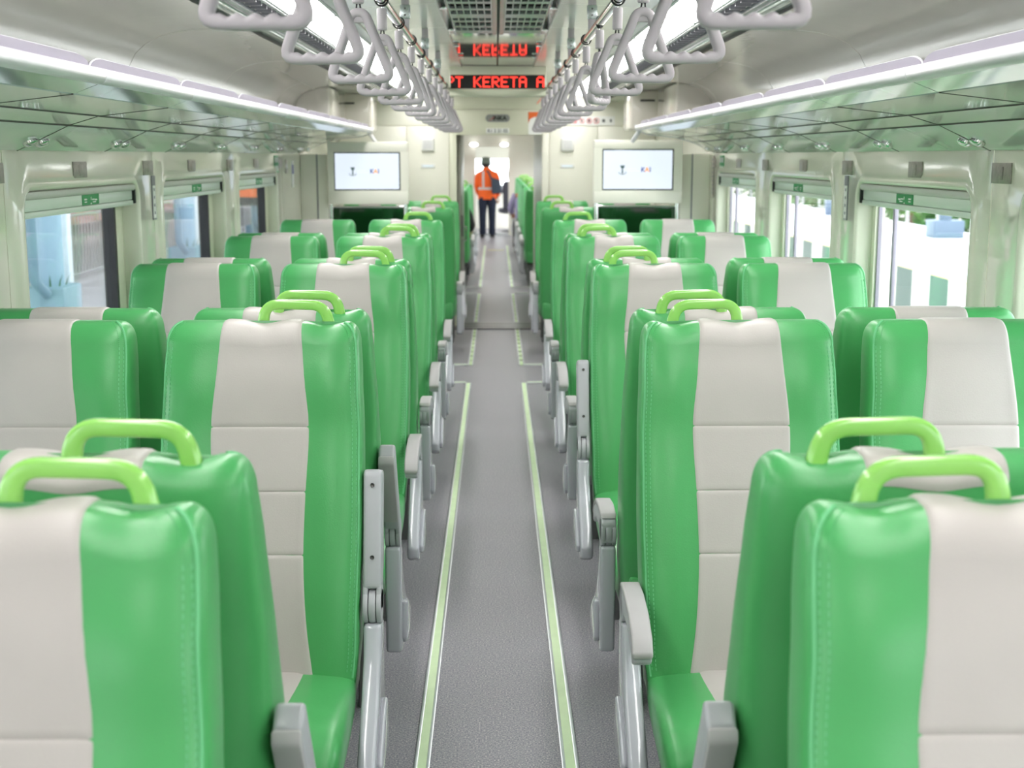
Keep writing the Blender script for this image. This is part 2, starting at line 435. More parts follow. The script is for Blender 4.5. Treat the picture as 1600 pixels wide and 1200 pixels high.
for s in (-1, 1):
    S = SIDE[s]
    yend = (YL_END if s < 0 else YR_END) + 0.05
    ys = WIN_NEAR - 0.16 + P * (bays[-1] + 1)
    bm = bmesh.new()
    a, b = sorted((s * WX, s * (WX + 0.05)))
    add_box(bm, a, b, ys + 0.003, yend, 0, 1.78, 0.0)
    add_box(bm, a, b, Y0, yend, 1.78, 2.5)
    a2, b2 = sorted((s * (WX + 0.02), s * (WX + 0.06)))
    add_box(bm, a2, b2, Y0, yend, 0.0, 0.70)
    add_box(bm, a, b, yend, YB + 0.1, 0, 2.5)
    w = struct('wall_%s' % S, from_bm('wall', bm), 'wall_gloss', 'glossy cream side wall on the %s of the carriage' % S)
    # heater casing along the foot of the wall
    hp = bmesh.new(); a, b = sorted((s * 1.50, s * 1.579)); add_box(hp, a, b, Y0 + 0.02, yend - 0.02, 0.02, 0.22, 0.02)
    struct('baseboard_%s' % S, from_bm('casing', hp), 'alu', 'metal casing along the foot of the %s wall' % S)
    for i in bays:
        y = WIN_NEAR - 0.16 + P * i
        obj('panel', wp if s < 0 else wpr, 'wall_gloss', w, (s * WX, y, 0))
        # window: pane, dark seal bar, reveal post
        xo = s * (WX + 0.085)
        wn = bpy.data.objects.new('window_%d' % n_win[0], None); C.objects.link(wn); n_win[0] += 1
        wn.location = (xo, y + 0.16, 0); wn['kind'] = 'structure'; wn['category'] = 'window'
        wn['label'] = '%s window on the %s counted from the camera' % (ORD[max(0, i + 1)], S) if i >= -1 else 'side window on the %s behind the camera' % S
        L = WIN_LEN; pe = 0.13 if s < 0 else 0.05
        fr = bmesh.new()
        add_box(fr, -0.02, 0.02, -0.06, L + 0.06, ZW1 - 0.04, ZW1 + 0.08); add_box(fr, -0.02, 0.02, -0.06, L + 0.06, ZW0 - 0.08, ZW0 + 0.03)
        add_box(fr, -0.02, 0.02, -0.06, 0.05, ZW0, ZW1); add_box(fr, -0.02, 0.02, L - pe, L + 0.06, ZW0, ZW1)
        obj('window_frame', from_bm('wf', fr), 'reveal', wn)
        sl = bmesh.new(); q = 0.028 if s < 0 else 0.012
        sx = 0.026 if s < 0 else 0.008
        add_box(sl, -sx, sx, L - pe - q, L - pe, ZW0 + 0.03, ZW1 - 0.04); add_box(sl, -0.026, 0.026, 0.05, 0.065, ZW0 + 0.03, ZW1 - 0.04)
        add_box(sl, -0.026, 0.026, 0.065, L - pe - q, ZW0 + 0.03, ZW0 + 0.055)
        obj('seal', from_bm('seal', sl), 'black_rubber' if s < 0 else 'rack_guard', wn)
        if s > 0: obj('mullion', box_mesh('mu', -0.009, 0.009, L - 0.285, L - 0.262, ZW0 + 0.03, ZW1 - 0.03, 0.003), 'rack_guard', wn)
        obj('pane', box_mesh('pane', -0.003, 0.003, 0.065, L - pe - q, ZW0 + 0.055, ZW1 - 0.03), 'glass', wn)
        if i < -1: continue
        # roller blind
        bl = thing('window_blind', 'rolled-up window blind at the top of the %s window on the %s' % (ORD[i + 1], S), 'blind', (s * (WX + 0.03), y + 0.16, 0), 0, 'roller blinds on the side windows')
        bmx = bmesh.new()
        pts = [(-0.035, 1.599), (0.035, 1.599), (0.035, 1.578), (0.028, 1.571), (-0.028, 1.571), (-0.035, 1.578)]
        add_prism(bmx, [(p[0] * 1, p[1]) for p in pts], 'y', 0.012, L - 0.03, 0.006); obj('cassette', from_bm('cassette', bmx), 'blind_box', bl)
        bmx = bmesh.new(); add_box(bmx, -0.02, 0.02, 0.012, L - 0.035, 1.531, 1.572, 0.004); add_box(bmx, -0.024, 0.024, 0.012, L - 0.035, 1.509, 1.530, 0.004); obj('slat', from_bm('slat', bmx), 'blind', bl)
        for yy in (L - 0.03,):
            obj('end_cap', box_mesh('cap', -0.03, 0.03, yy, yy + 0.02, 1.515, 1.59, 0.004), 'black_rubber', bl)
        lx = -s * 0.0212
        lb = obj('sticker', box_mesh('st', -0.0012, 0.0012, -0.105, 0.105, -0.0195, 0.0195), 'sign_green', bl, (lx, 0.77, 1.5515))
        tm = bmesh.new()
        for k, (yy, ww, zz, hh) in enumerate(((-0.048, 0.022, 0.002, 0.006), (-0.048, 0.02, -0.008, 0.004), (0.0, 0.008, -0.016, 0.006), (0.002, 0.004, 0.004, 0.012), (0.022, 0.024, 0.0, 0.005), (0.046, 0.02, -0.002, 0.006), (0.03, 0.028, -0.01, 0.004))):
            add_box(tm, -0.0018, 0.0018, 1.4 * (yy - ww / 2), 1.4 * (yy + ww / 2), zz - hh / 2, zz + hh / 2)
        obj('print', from_bm('pr', tm), 'sign_white', lb)
    for i in (-1, 0, 1, 2):
        y = WIN_NEAR + P * i
        # square metal plates above the window
        for k, yy in enumerate((y + 0.62, y + 1.60)):
            if i == -1 and k == 0: continue
            if yy > yend - 0.3: continue
            pl = thing('coat_hook_plate', 'small square metal plate on the %s wall, %s along from the camera' % (S, ORD[(i + 1) * 2 + k - 1]), 'wall plate', (s * (WX - 0.001), yy, 1.665), 0, 'square metal plates above the windows')
            obj('plate', box_mesh('pl', -0.004, 0.004, -0.08, 0.08, -0.032, 0.032, 0.001), 'plate_steel', pl)
            obj('hook', box_mesh('hk', -0.0055, 0.0055, -0.02, 0.035, -0.02, 0.02, 0.001), 'plate_steel', pl)
    lab = thing('wall_label', 'narrow vertical white label on the %s wall between first and second windows' % S, 'label', (s * (WX - 0.001), 6.08 if s < 0 else 6.0, 1.53))
    obj('backing', box_mesh('lb', -0.003, 0.003, -0.03, 0.03, -0.10, 0.10), 'label_grey', lab)
    obj('face', box_mesh('lb', -0.004, 0.004, -0.022, 0.022, -0.092, 0.055), 'sign_white', lab)
    pm = bmesh.new()
    for k in range(4): add_box(pm, -0.005, 0.005, -0.008, 0.008, -0.075 + k * 0.035, -0.062 + k * 0.035)
    obj('print', from_bm('p', pm), 'label_grey', lab)
    sg = thing('safety_sign', 'small green safety sign on the %s wall past the last window' % S, 'sign', (s * (WX - 0.001), 9.50 if s < 0 else 9.35, 1.66))
    obj('board', box_mesh('b', -0.003, 0.003, -0.08, 0.08, -0.06, 0.06), 'sign_green', sg)
    pm = bmesh.new()
    for yy in (-0.04, 0.04):
        for zz in (-0.03, 0.03): add_box(pm, -0.0045, 0.0045, yy - 0.026, yy + 0.026, zz - 0.018, zz + 0.018)
    obj('pictogram', from_bm('p', pm), 'sign_white', sg)
pp = thing('notice_sheet', 'small white and blue paper notice on the left wall before the screen', 'notice', (-WX + 0.002, 10.25, 1.58))
obj('sheet', box_mesh('b', -0.002, 0.002, -0.05, 0.05, -0.10, 0.10), 'sign_white', pp)
obj('print', box_mesh('b', -0.003, 0.003, -0.035, 0.035, 0.0, 0.07), 'print_blue', pp)
pp = thing('wall_switch', 'small brown plate on the left wall near the notice', 'wall plate', (-WX + 0.002, 9.95, 1.64))
obj('plate', box_mesh('b', -0.004, 0.004, -0.04, 0.04, -0.05, 0.05, 0.002), 'plate_steel', pp)
obj('key', box_mesh('b', -0.007, 0.007, -0.015, 0.015, -0.02, 0.02, 0.002), 'chrome', pp)
pp = thing('wall_grille', 'tall narrow grey grille on the right wall past the last window', 'grille', (WX - 0.002, 9.70, 1.57))
obj('frame', box_mesh('b', -0.004, 0.004, -0.035, 0.035, -0.15, 0.15, 0.002), 'plate_steel', pp)
for k in range(9): obj('slat', box_mesh('b', -0.007, 0.004, -0.028, 0.028, -0.005, 0.005), 'label_grey', pp, (0, 0, -0.12 + k * 0.03))

# ------------------------------------------------------------------ ceiling
def extr(name, prof, y0, y1, thick=0.01, s=1):
    """open profile (x,z) extruded along y with thickness upward"""
    v = []; n = len(prof)
    for y in (y0, y1):
        for x, z in prof: v.append((s * x, y, z))
        for x, z in prof: v.append((s * x, y, z + thick))
    f = []
    o = 2 * n
    for i in range(n - 1):
        f.append((i, i + 1, o + i + 1, o + i)); f.append((n + i, o + n + i, o + n + i + 1, n + i + 1))
        f.append((i, n + i, n + i + 1, i + 1)); f.append((o + i, o + i + 1, o + n + i + 1, o + n + i))
    f.append((0, o, o + n, n)); f.append((n - 1, 2 * n - 1, o + 2 * n - 1, o + n - 1))
    bm = bmesh.new(); add_vf(bm, v, f); return from_bm(name, bm, True, 40)
ce = struct('ceiling', box_mesh('roof', -1.7, 1.7, Y0, YB + 0.1, 2.46, 2.52), 'outer_shell', 'pale glossy ceiling of the carriage')
inner = [(0.262, 2.36), (0.46, 2.352), (0.655, 2.335)]
cove = [(1.045, 2.245), (1.16, 2.247), (1.28, 2.243), (1.36, 2.233), (1.43, 2.215), (1.49, 2.185), (1.535, 2.145), (1.562, 2.095), (1.575, 2.03), (1.578, 1.94)]
cy = [Y0 + 0.01 + k * 1.42 for k in range(20)]
for s in (-1, 1):
    cend = 10.35 if s < 0 else 9.75
    k = 0; y = 7.62 - 1.9 * 6
    yy = [y + 1.9 * k for k in range(12)]
    for a in yy:
        b = a + 1.9
        b = min(b, cend)
        if b - a < 0.1: break
        obj('cove_panel', extr('cove', cove, a + 0.004, b - 0.004, 0.012, s), 'cove_gloss', ce)
    for a in [Y0 + 1.05 * k for k in range(16)]:
        b = min(a + 1.05, YB)
        if b - a < 0.1: break
        obj('ceiling_panel', extr('cp', inner, a + 0.003, b - 0.003, 0.01, s), 'ceiling_paint', ce)
    # trim rails beside the lights
    for x0, x1, z, m in ((0.655, 0.70, 2.325, 'light_frame'), (0.872, 0.892, 2.285, 'alu'), (0.952, 0.975, 2.262, 'alu'), (0.985, 1.04, 2.246, 'rack_alu')):
        a, b = sorted((s * x0, s * x1))
        obj('light_trim', box_mesh('t', a, b, Y0, YB - 0.02, z, z + 0.02, 0.003), m, ce)
    # slotted air outlet between the trims: dark channel with fins
    a, b = sorted((s * 0.892, s * 0.952))
    obj('air_channel', box_mesh('t', a, b, Y0, YB - 0.02, 2.33, 2.335), 'dark', ce)
    fb = bmesh.new(); y = Y0
    while y < YB - 0.5: add_box(fb, a, b, y, y + 0.018, 2.275, 2.33); y += 0.115
    o = obj('air_fins', from_bm('fins', fb, False), 'label_grey', ce); o['kind'] = 'stuff'
    a, b = sorted((s * 1.04, s * 1.0465)); obj('shadow_gap', box_mesh('t', a, b, Y0, YB - 0.02, 2.235, 2.30), 'black_rubber', ce)
    # ceiling lights
    k = 0; y = 5.93 - 1.12 * 7
    idx = 0
    while y < YB - 0.5:
        hl = 0.56 if y < YB - 1.6 else 0.28
        vis = y > 2.0
        if vis: lab = '%s white ceiling light panel from the camera on the %s' % (ORD[idx], SIDE[s])
        else: lab = '%s white ceiling light panel back from overhead on the %s' % (ORD[int((2.0 - y) / 1.12)], SIDE[s])
        L = thing('ceiling_light', lab, 'ceiling light', (s * 0.786, y + hl, 2.31), 0, 'ceiling light panels')
        def lz(x): return -0.185 * (x - 0.786)
        bm = bmesh.new()
        pr = [(s * (x - 0.786), lz(x)) for x in (0.70, 0.872)]
        v = []
        def slab(x0, x1, ya, yb, dz0, dz1):
            q = []
            for zz in (dz0, dz1):
                for (xx, yv) in ((x0, ya), (x1, ya), (x1, yb), (x0, yb)): q.append((s * (xx - 0.786), yv, lz(xx) + zz))
            return q, [(0, 1, 2, 3), (7, 6, 5, 4), (0, 4, 5, 1), (1, 5, 6, 2), (2, 6, 7, 3), (3, 7, 4, 0)]
        add_vf(bm, *slab(0.712, 0.862, -hl + 0.025, hl - 0.025, 0.0, 0.006)); obj('diffuser', from_bm('df', bm), 'light_panel', L)
        bm = bmesh.new()
        for q in ((0.70, 0.712, -hl + 0.004, hl - 0.004), (0.862, 0.872, -hl + 0.004, hl - 0.004), (0.712, 0.862, -hl + 0.004, -hl + 0.025), (0.712, 0.862, hl - 0.025, hl - 0.004)): add_vf(bm, *slab(*q, -0.004, 0.016))
        obj('frame', from_bm('lf', bm), 'light_frame', L)
        y += 1.12
        if vis: idx += 1
# polished middle strip with slotted grilles
st = [(0.0, 2.362), (0.26, 2.362)]
for a, b in ((Y0, 1.9), (7.22, 9.72), (9.98, YB)):
    for s in (-1, 1):
        yy = a
        while yy < b - 0.05:
            e = min(yy + 1.25, b); obj('steel_panel', extr('sp', [(0.005, 2.362), (0.258, 2.362)], yy + 0.002, e - 0.002, 0.01, s), 'ceiling_steel', ce); yy = e
obj('centre_joint', box_mesh('cj', -0.006, 0.006, Y0, YB, 2.366, 2.372), 'dark', ce)
for s in (-1, 1):
    a, b = sorted((s * 0.006, s * 0.030)); obj('centre_trim', box_mesh('ct', a, b, 1.9, 7.22, 2.354, 2.366, 0.003), 'alu', ce)
    a, b = sorted((s * 0.220, s * 0.258)); obj('edge_panel', box_mesh('ct', a, b, 1.9, 7.22, 2.358, 2.366, 0.002), 'ceiling_steel', ce)
    a, b = sorted((s * 0.254, s * 0.264)); obj('edge_trim', box_mesh('ct', a, b, Y0, 9.75, 2.348, 2.366, 0.003), 'alu', ce)
    for y in (4.1, 5.0, 5.9, 6.9, 7.9, 8.8):
        obj('latch_bolt', lathe_mesh('lb', [(0.016, -0.012), (0.018, -0.006), (0.012, 0.0)], 12), 'chrome', ce, (s * 0.240, y, 2.358))
gi = 0
for y in (1.9, 3.65, 5.4):
    for s in (-1, 1):
        g = thing('air_grille', '%s ceiling air return grille with slots, %s half' % (('overhead', 'near', 'far')[gi], SIDE[s]), 'air grille', (s * 0.125, y, 2.356), 0, 'slotted ceiling air grilles')
        rail = box_mesh('lr', -0.003, 0.003, 0, 1.75, 0, 0.012)
        for k in range(7): obj('rail', rail, 'alu', g, (-0.093 + k * 0.031, 0, 0))
        cb = box_mesh('cb', -0.095, 0.095, -0.04, 0.04, 0.001, 0.011)
        cw = box_mesh('cw', -0.095, 0.095, -0.085, 0.085, -0.001, 0.011)
        for k in range(7): obj('cross_bar', cw if k in (0, 3, 6) else cb, 'alu', g, (0, 0.087 + k * 0.2625, 0))
        obj('duct_void', box_mesh('dv', -0.095, 0.095, 0, 1.75, 0.04, 0.045), 'dark', g)
    gi += 1

# ------------------------------------------------------------------ end bulkhead with doorway
DX0, DX1, DZ = -0.405, 0.448, 1.92
bm = bmesh.new()
add_box(bm, -1.62, DX0 - 0.07, YB, YB + 0.08, 0, 2.5); add_box(bm, DX1 + 0.07, 1.62, YB, YB + 0.08, 0, 2.5)
add_box(bm, DX0 - 0.07, DX1 + 0.07, YB, YB + 0.08, DZ + 0.02, 2.5)
we = struct('wall_end', from_bm('we', bm), 'bulkhead', 'cream end bulkhead with the doorway to the next carriage')
def ep(name, x0, x1, z0, z1, m='bulkhead', d=0.018): obj(name, box_mesh('p', x0, x1, YB - d, YB + 0.002, z0, z1, 0.005), m, we)
ep('panel', -0.90, DX0 - 0.075, 0.02, 2.005); ep('panel', -1.56, -0.908, 0.02, 2.005)
ep('panel', DX1 + 0.075, 1.0, 0.02, 2.005); ep('panel', 1.008, 1.56, 0.02, 2.005)
ep('header_panel', DX0 - 0.06, DX1 + 0.06, DZ + 0.0, 2.165, 'bulkhead_shade', 0.02); ep('header_panel', DX0 - 0.06, DX1 + 0.06, 2.172, 2.36, 'bulkhead_shade', 0.014)
ep('upper_panel', -1.56, DX0 - 0.065, 2.012, 2.36, 'bulkhead', 0.012); ep('upper_panel', DX1 + 0.065, 1.56, 2.012, 2.36, 'bulkhead', 0.012)
for s, x in ((-1, DX0), (1, DX1)):
    a, b = sorted((x, x + s * 0.07))
    t = struct('trim_%d' % n_tr[0], box_mesh('jamb', a, b, YB - 0.03, YB + 0.10, 0.0, DZ + 0.02, 0.006), 'bulkhead' if s > 0 else 'reveal', 'door jamb on the %s of the doorway' % SIDE[s]); n_tr[0] += 1
# passage between the carriages
for s, x in ((-1, DX0), (1, DX1)):
    a, b = sorted((x, x + s * 0.05))
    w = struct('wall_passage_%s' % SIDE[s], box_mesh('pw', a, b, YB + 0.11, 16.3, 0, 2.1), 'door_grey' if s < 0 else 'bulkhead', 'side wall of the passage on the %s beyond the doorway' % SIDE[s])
struct('ceiling_passage', box_mesh('pc', -0.5, 0.55, YB + 0.09, 16.4, 2.1, 2.14), 'bulkhead', 'low ceiling of the passage between carriages')
d1 = struct('door_1', box_mesh('door', DX0 + 0.002, DX0 + 0.04, YB + 0.12, YB + 1.0, 0.02, DZ, 0.006), 'door_grey', 'grey sliding door standing open on the left of the doorway')
obj('door_lock', box_mesh('dl', DX0 + 0.04, DX0 + 0.055, YB + 0.2, YB + 0.28, 0.9, 1.12, 0.006), 'steel_frame', d1)
obj('handle', tube_mesh('dh', round_path([(DX0 + 0.05, YB + 0.24, 0.86), (DX0 + 0.085, YB + 0.24, 0.86), (DX0 + 0.085, YB + 0.24, 1.0), (DX0 + 0.05, YB + 0.24, 1.0)], 0.02), 0.008), 'chrome', d1)
for s in (-1, 1):
    sp = thing('wall_speaker', 'small white square speaker on the bulkhead %s of the doorway' % SIDE[s], 'speaker', (-0.69 if s < 0 else 0.70, YB - 0.02, 1.825))
    obj('housing', box_mesh('h', -0.065, 0.065, -0.03, 0.0, -0.065, 0.065, 0.012, 3), 'sign_white', sp)
    gb = bmesh.new()
    for k in range(7): add_box(gb, -0.042, 0.042, -0.033, -0.028, -0.04 + k * 0.0125, -0.034 + k * 0.0125)
    obj('grille', from_bm('g', gb), 'rack_lip', sp)
    pl = thing('door_label', 'tiny white text plate under the speaker %s of the doorway' % SIDE[s], 'label', (-0.69 if s < 0 else 0.70, YB - 0.019, 1.615))
    obj('plate', box_mesh('p', -0.07, 0.07, -0.003, 0.0, -0.022, 0.022, 0.001), 'sign_white', pl)
    tb = bmesh.new()
    for k in range(9): add_box(tb, -0.05 + k * 0.0115, -0.042 + k * 0.0115, -0.004, -0.002, -0.006, 0.006)
    obj('print', from_bm('t', tb), 'logo_faint', pl)
# INKA plate
pl = thing('maker_plate', 'dark oval plate reading INKA above the doorway', 'plate', (0.005, YB - 0.02, 2.085))
obj('rim', prism_mesh('r', rrect(0.118, 0.036, 0.035, 6), 'y', -0.008, 0.0, 0.002), 'label_grey', pl)
obj('plate', prism_mesh('r', rrect(0.110, 0.029, 0.028, 6), 'y', -0.011, -0.004), 'oval_grey', pl)
obj('lettering', text_mesh('t', 'INKA', 0.058, 0.001, 0.0022), 'hair', pl, (0.02, -0.0115, -0.001), FACE_CAM)
sw = sweep_mesh('swoosh', [(-0.085 + 0.006 * k, -0.012, -0.018 + 0.0005 * k * k) for k in range(9)], circ(0.003, 6)); obj('logo_stroke', sw, 'print_red', pl)
pl = thing('number_plate', 'white plate reading K1 2 21 02 just above the doorway', 'plate', (0.005, YB - 0.02, 1.962))
obj('plate', box_mesh('p', -0.115, 0.115, -0.004, 0.0, -0.025, 0.025, 0.002), 'sign_white', pl)
obj('lettering', text_mesh('t', 'K1 2 21 02', 0.045, 0.0008, 0.0010), 'print_grey', pl, (0, -0.005, -0.001), FACE_CAM)
po = thing('poster', 'orange and white poster with blue KAI logo right above the doorway', 'poster', (0.385, YB - 0.02, 2.035))
obj('sheet', box_mesh('p', -0.075, 0.075, -0.002, 0.0, -0.11, 0.11), 'sign_white', po)
ar = [(-0.075, 0.11), (0.075, 0.11), (0.075, 0.03)] + [(0.075 - 0.15 * k / 10, 0.03 - 0.02 * math.cos(PI * (k / 10 - 0.5)) * -1.6) for k in range(1, 10)] + [(-0.075, 0.0)]
obj('orange_field', prism_mesh('p', ar, 'y', -0.003, -0.001), 'print_orange', po)
obj('lettering', text_mesh('t', 'KAI', 0.05, 0.0008, 0.001), 'print_blue', po, (0.01, -0.0035, -0.035), FACE_CAM)
ps = thing('pictogram_strip', 'white strip of six small warning pictograms on the right of the bulkhead', 'sign', (0.95, YB - 0.013, 2.06))
obj('strip', box_mesh('p', -0.22, 0.22, -0.003, 0.0, -0.045, 0.045), 'sign_white', ps)
for k in range(6):
    x = -0.18 + k * 0.072
    if k in (0, 1, 2, 3):
        obj('ring', sweep_mesh('rg', [(x + 0.026 * math.cos(t), -0.004, 0.026 * math.sin(t)) for t in [2 * PI * j / 16 for j in range(16)]], circ(0.003, 6), True, Vector((0, 1, 0))), 'print_red', ps)
        obj('bar', sweep_mesh('br', [(x - 0.018, -0.004, 0.018), (x + 0.018, -0.004, -0.018)], circ(0.003, 6), False, Vector((0, 1, 0))), 'print_red', ps)
    fg = [(0.008 if k % 2 else 0.013, 0.012), (0.005, 0.02)]
    obj('figure', box_mesh('f', x - fg[0][0], x + fg[0][0], -0.0045, -0.003, -0.014, 0.016, 0.0005), 'print_grey' if k != 0 else 'print_red', ps)
dc = thing('dome_camera', 'small white dome camera behind the red display', 'camera', (0.09, 12.0, 2.36))
obj('base', lathe_mesh('b', [(0.055, 0.0), (0.06, -0.02), (0.05, -0.035)], 20), 'sign_white', dc)
obj('dome', lathe_mesh('d', [(0.034, -0.034), (0.030, -0.05), (0.018, -0.062), (0.004, -0.067)], 16), 'dark', dc)

# boxed ends of the coves over the racks and utility boxes towards the bulkhead
for s in (-1, 1):
    ys = 10.35 if s < 0 else 9.75
    S = SIDE[s]
    pr = [(s * 1.30, 2.245), (s * 1.578, 2.245), (s * 1.578, 1.93), (s * 1.30, 1.99)]
    tag(obj('cove_end_box', prism_mesh('ub', pr, 'y', ys, ys + 1.1, 0.02, 3), 'cove_gloss'), 'cream boxed duct closing the %s ceiling cove' % S, 'duct box')
    b2 = thing('equipment_box', 'cream equipment box with a slot above the %s rack end' % S, 'equipment box', (s * 1.27, ys + 1.6, 2.1))
    obj('body', box_mesh('b', -0.17, 0.17, -0.3, 0.3, -0.17, 0.15, 0.02, 3), 'cove_gloss', b2)
    obj('slot', box_mesh('b', -0.09, 0.03, -0.304, -0.298, 0.06, 0.075), 'dark', b2)
    struct('trim_%d' % n_tr[0], extr('soffit', [(0.985, 2.246), (1.3, 2.252), (1.578, 2.252)], ys, YB, 0.01, s), 'ceiling_paint', 'flat soffit over the %s end of the carriage' % S); n_tr[0] += 1
struct('wall_back', box_mesh('wb', -1.7, 1.7, Y0 - 0.06, Y0, 0, 2.5), 'bulkhead', 'end wall of the carriage behind the camera')

# ------------------------------------------------------------------ passenger information display
ld = thing('led_display', 'cream hanging box with red LED text PT KERETA A', 'display', (0.0015, 9.8, 2.2485))
bm = bmesh.new()
hw = 0.344
obj('housing', box_mesh('h', -hw - 0.008, hw + 0.008, 0.012, 0.16, -0.10, 0.115, 0.01), 'reveal', ld)
bm = bmesh.new(); add_box(bm, -hw - 0.008, hw + 0.008, 0.0, 0.02, 0.05, 0.115, 0.006); add_box(bm, -hw - 0.008, hw + 0.008, 0.0, 0.02, -0.10, -0.048, 0.006)
obj('bezel', from_bm('bz', bm), 'reveal', ld)
obj('panel', box_mesh('pn', -hw, hw, 0.008, 0.014, -0.05, 0.05), 'dark', ld)
FONT = {'P': ['11110', '10001', '10001', '11110', '10000', '10000', '10000'], 'T': ['11111', '00100', '00100', '00100', '00100', '00100', '00100'],
        'K': ['10001', '10010', '10100', '11000', '10100', '10010', '10001'], 'E': ['11111', '10000', '10000', '11110', '10000', '10000', '11111'],
        'R': ['11110', '10001', '10001', '11110', '10100', '10010', '10001'], 'A': ['01110', '10001', '10001', '11111', '10001', '10001', '10001']}
pt = 0.0668 / 6
for k, ch in enumerate('PT KERETA A'):
    if ch == ' ': continue
    x0 = -hw + 0.036 + 0.0662 * (k - 1)
    if k == 10: x0 -= 0.004
    bm = bmesh.new()
    for r in range(7):
        for c in range(5):
            if FONT[ch][r][c] == '1':
                x = x0 + c * pt
                if x < -hw: continue
                z = 0.039 - r * pt
                add_box(bm, x, min(x + pt * 1.0, hw), 0.003, 0.009, z - pt * 0.96, z)
    obj('character', from_bm('ch', bm, False), 'led_red', ld)

# ------------------------------------------------------------------ luggage racks
RP = [(1.075, 1.872), (1.30, 1.846), (1.40, 1.816), (1.572, 1.735)]
def plate(name, a, b, y0, y1, s, th=0.006, gap=0.004, bev=0.0):
    d = Vector((b[0] - a[0], b[1] - a[1])).normalized(); n = Vector((-d.y, d.x))
    if n.y < 0: n = -n
    g = d * gap
    q = [(s * (a[0] + g.x), a[1] + g.y), (s * (b[0] - g.x), b[1] - g.y), (s * (b[0] - g.x + n.x * th), b[1] - g.y + n.y * th), (s * (a[0] + g.x + n.x * th), a[1] + g.y + n.y * th)]
    return prism_mesh(name, q, 'y', y0 + gap, y1 - gap, bev, 1)
SEG = 0.97
for s in (-1, 1):
    S = SIDE[s]
    yend = 10.68 if s < 0 else 9.62
    rk = thing('luggage_rack', 'long overhead luggage rack along the %s wall' % S, 'luggage rack', (s * 1.3, 4, 1.8))
    def par(o):
        o.parent = rk; o.location = (-s * 1.3, -4, -1.8); return o
    off0 = (4.36 if s < 0 else 4.25) - SEG * 6
    ylist = [off0 + SEG * k for k in range(14)]
    ylist = [y for y in ylist if y < yend - 0.15]
    for y in ylist:
        e = min(y + SEG, yend)
        # lip, front panel, bottom panel, bend, access panel, guard
        lip = [(s * 0.990, 1.925), (s * 0.988, 1.912), (s * 0.994, 1.900), (s * 1.006, 1.895), (s * 1.03, 1.905), (s * 1.03, 1.935), (s * 1.008, 1.938)]
        par(obj('lip', prism_mesh('lip', lip, 'y', y + 0.002, e - 0.002, 0.004, 2), 'rack_lip'))
        par(obj('front_panel', plate('fp', (1.006, 1.899), RP[0], y, e, s), 'rack_alu'))
        for nm, k in (('bottom_panel', 0), ('bend_panel', 1), ('access_panel', 2)):
            ap = par(obj(nm, plate('bp', RP[k], RP[k + 1], y, e, s), 'rack_alu'))
            if nm == 'access_panel':
                d = Vector((RP[3][0] - RP[2][0], RP[3][1] - RP[2][1]))
                px, pz = RP[2][0] + d.x * 0.63, RP[2][1] + d.y * 0.63
                ang = math.atan2(d.y, d.x)
                for yy in (y + 0.055, e - 0.055):
                    me = lathe_mesh('latch', [(0.026, 0.0), (0.025, -0.006), (0.016, -0.011), (0.006, -0.012)], 16)
                    o = obj('latch', me, 'chrome', ap, (s * px, yy, pz)); o.scale = (0.95, 1.3, 1.3); o.rotation_euler = (0, -ang * s, 0)
        # grey guard standing on the lip with rounded ends
        L = e - y; hgt = 0.034; rr = 0.032
        pts = [(y + 0.004, 1.93)]
        for k in range(7):
            t = PI - k / 6 * PI / 2; pts.append((y + 0.004 + rr * 3.2 + rr * 3.2 * math.cos(t), 1.93 + hgt - rr + rr * math.sin(t)))
        for k in range(7):
            t = PI / 2 - k / 6 * PI / 2; pts.append((e - 0.004 - rr * 3.2 + rr * 3.2 * math.cos(t), 1.93 + hgt - rr + rr * math.sin(t)))
        pts.append((e - 0.004, 1.93))
        a, b = sorted((s * 1.028, s * 1.040))
        g = par(obj('guard', prism_mesh('gd', pts, 'x', a, b, 0.0), 'rack_guard'))
        path = [(s * 1.034, p[0], p[1]) for p in pts]
        gb = obj('guard_edge', sweep_mesh('ge', path, circ(0.0028, 6), False, Vector((1, 0, 0))), 'rack_lip', g)
    for q0, q1 in zip([(1.006, 1.899)] + RP, RP):
        par(obj('liner', plate('ln', (q0[0], q0[1] + 0.0085), (q1[0], q1[1] + 0.0085), ylist[0], yend, s, 0.003, 0.0, 0.0), 'dark'))
    mat_g = 'gasket'
    prof = [(1.006, 1.899)] + RP
    for y in ylist:
        path = [(s * q[0], y, q[1] + 0.0005) for q in prof[1:]]
        par(obj('gasket', sweep_mesh('gk', path, rrect(0.0038, 0.0015, 0.001, 1), False, Vector((0, 0, 1))), mat_g))
    for q in (RP[1], RP[2]):
        a, b = sorted((s * (q[0] - 0.0036), s * (q[0] + 0.0036)))
        par(obj('gasket', box_mesh('gk', a, b, ylist[0], yend, q[1] - 0.002, q[1] + 0.004), mat_g))
    # tray surface and end cap
    par(obj('tray', prism_mesh('tr', [(s * 1.04, 1.915), (s * 1.575, 1.90), (s * 1.575, 1.89), (s * 1.04, 1.905)], 'y', ylist[0], yend), 'alu'))
    cap = [(s * 0.988, 1.937), (s * 1.575, 1.91), (s * 1.575, 1.735), (s * 1.40, 1.812), (s * 1.30, 1.842), (s * 1.075, 1.868), (s * 0.992, 1.898)]
    par(obj('end_cap', prism_mesh('ec', cap, 'y', yend, yend + 0.012, 0.002), 'rack_lip'))
    sb = thing('rack_stay', 'short white stay rod at the far end of the %s rack' % S, 'stay rod', (s * 1.02, yend - 0.02, 1.895))
    obj('rod', tube_mesh('r', [(0, 0, 0.0), (s * -0.045, 0.05, -0.075)], 0.016, 12), 'rack_lip', sb)
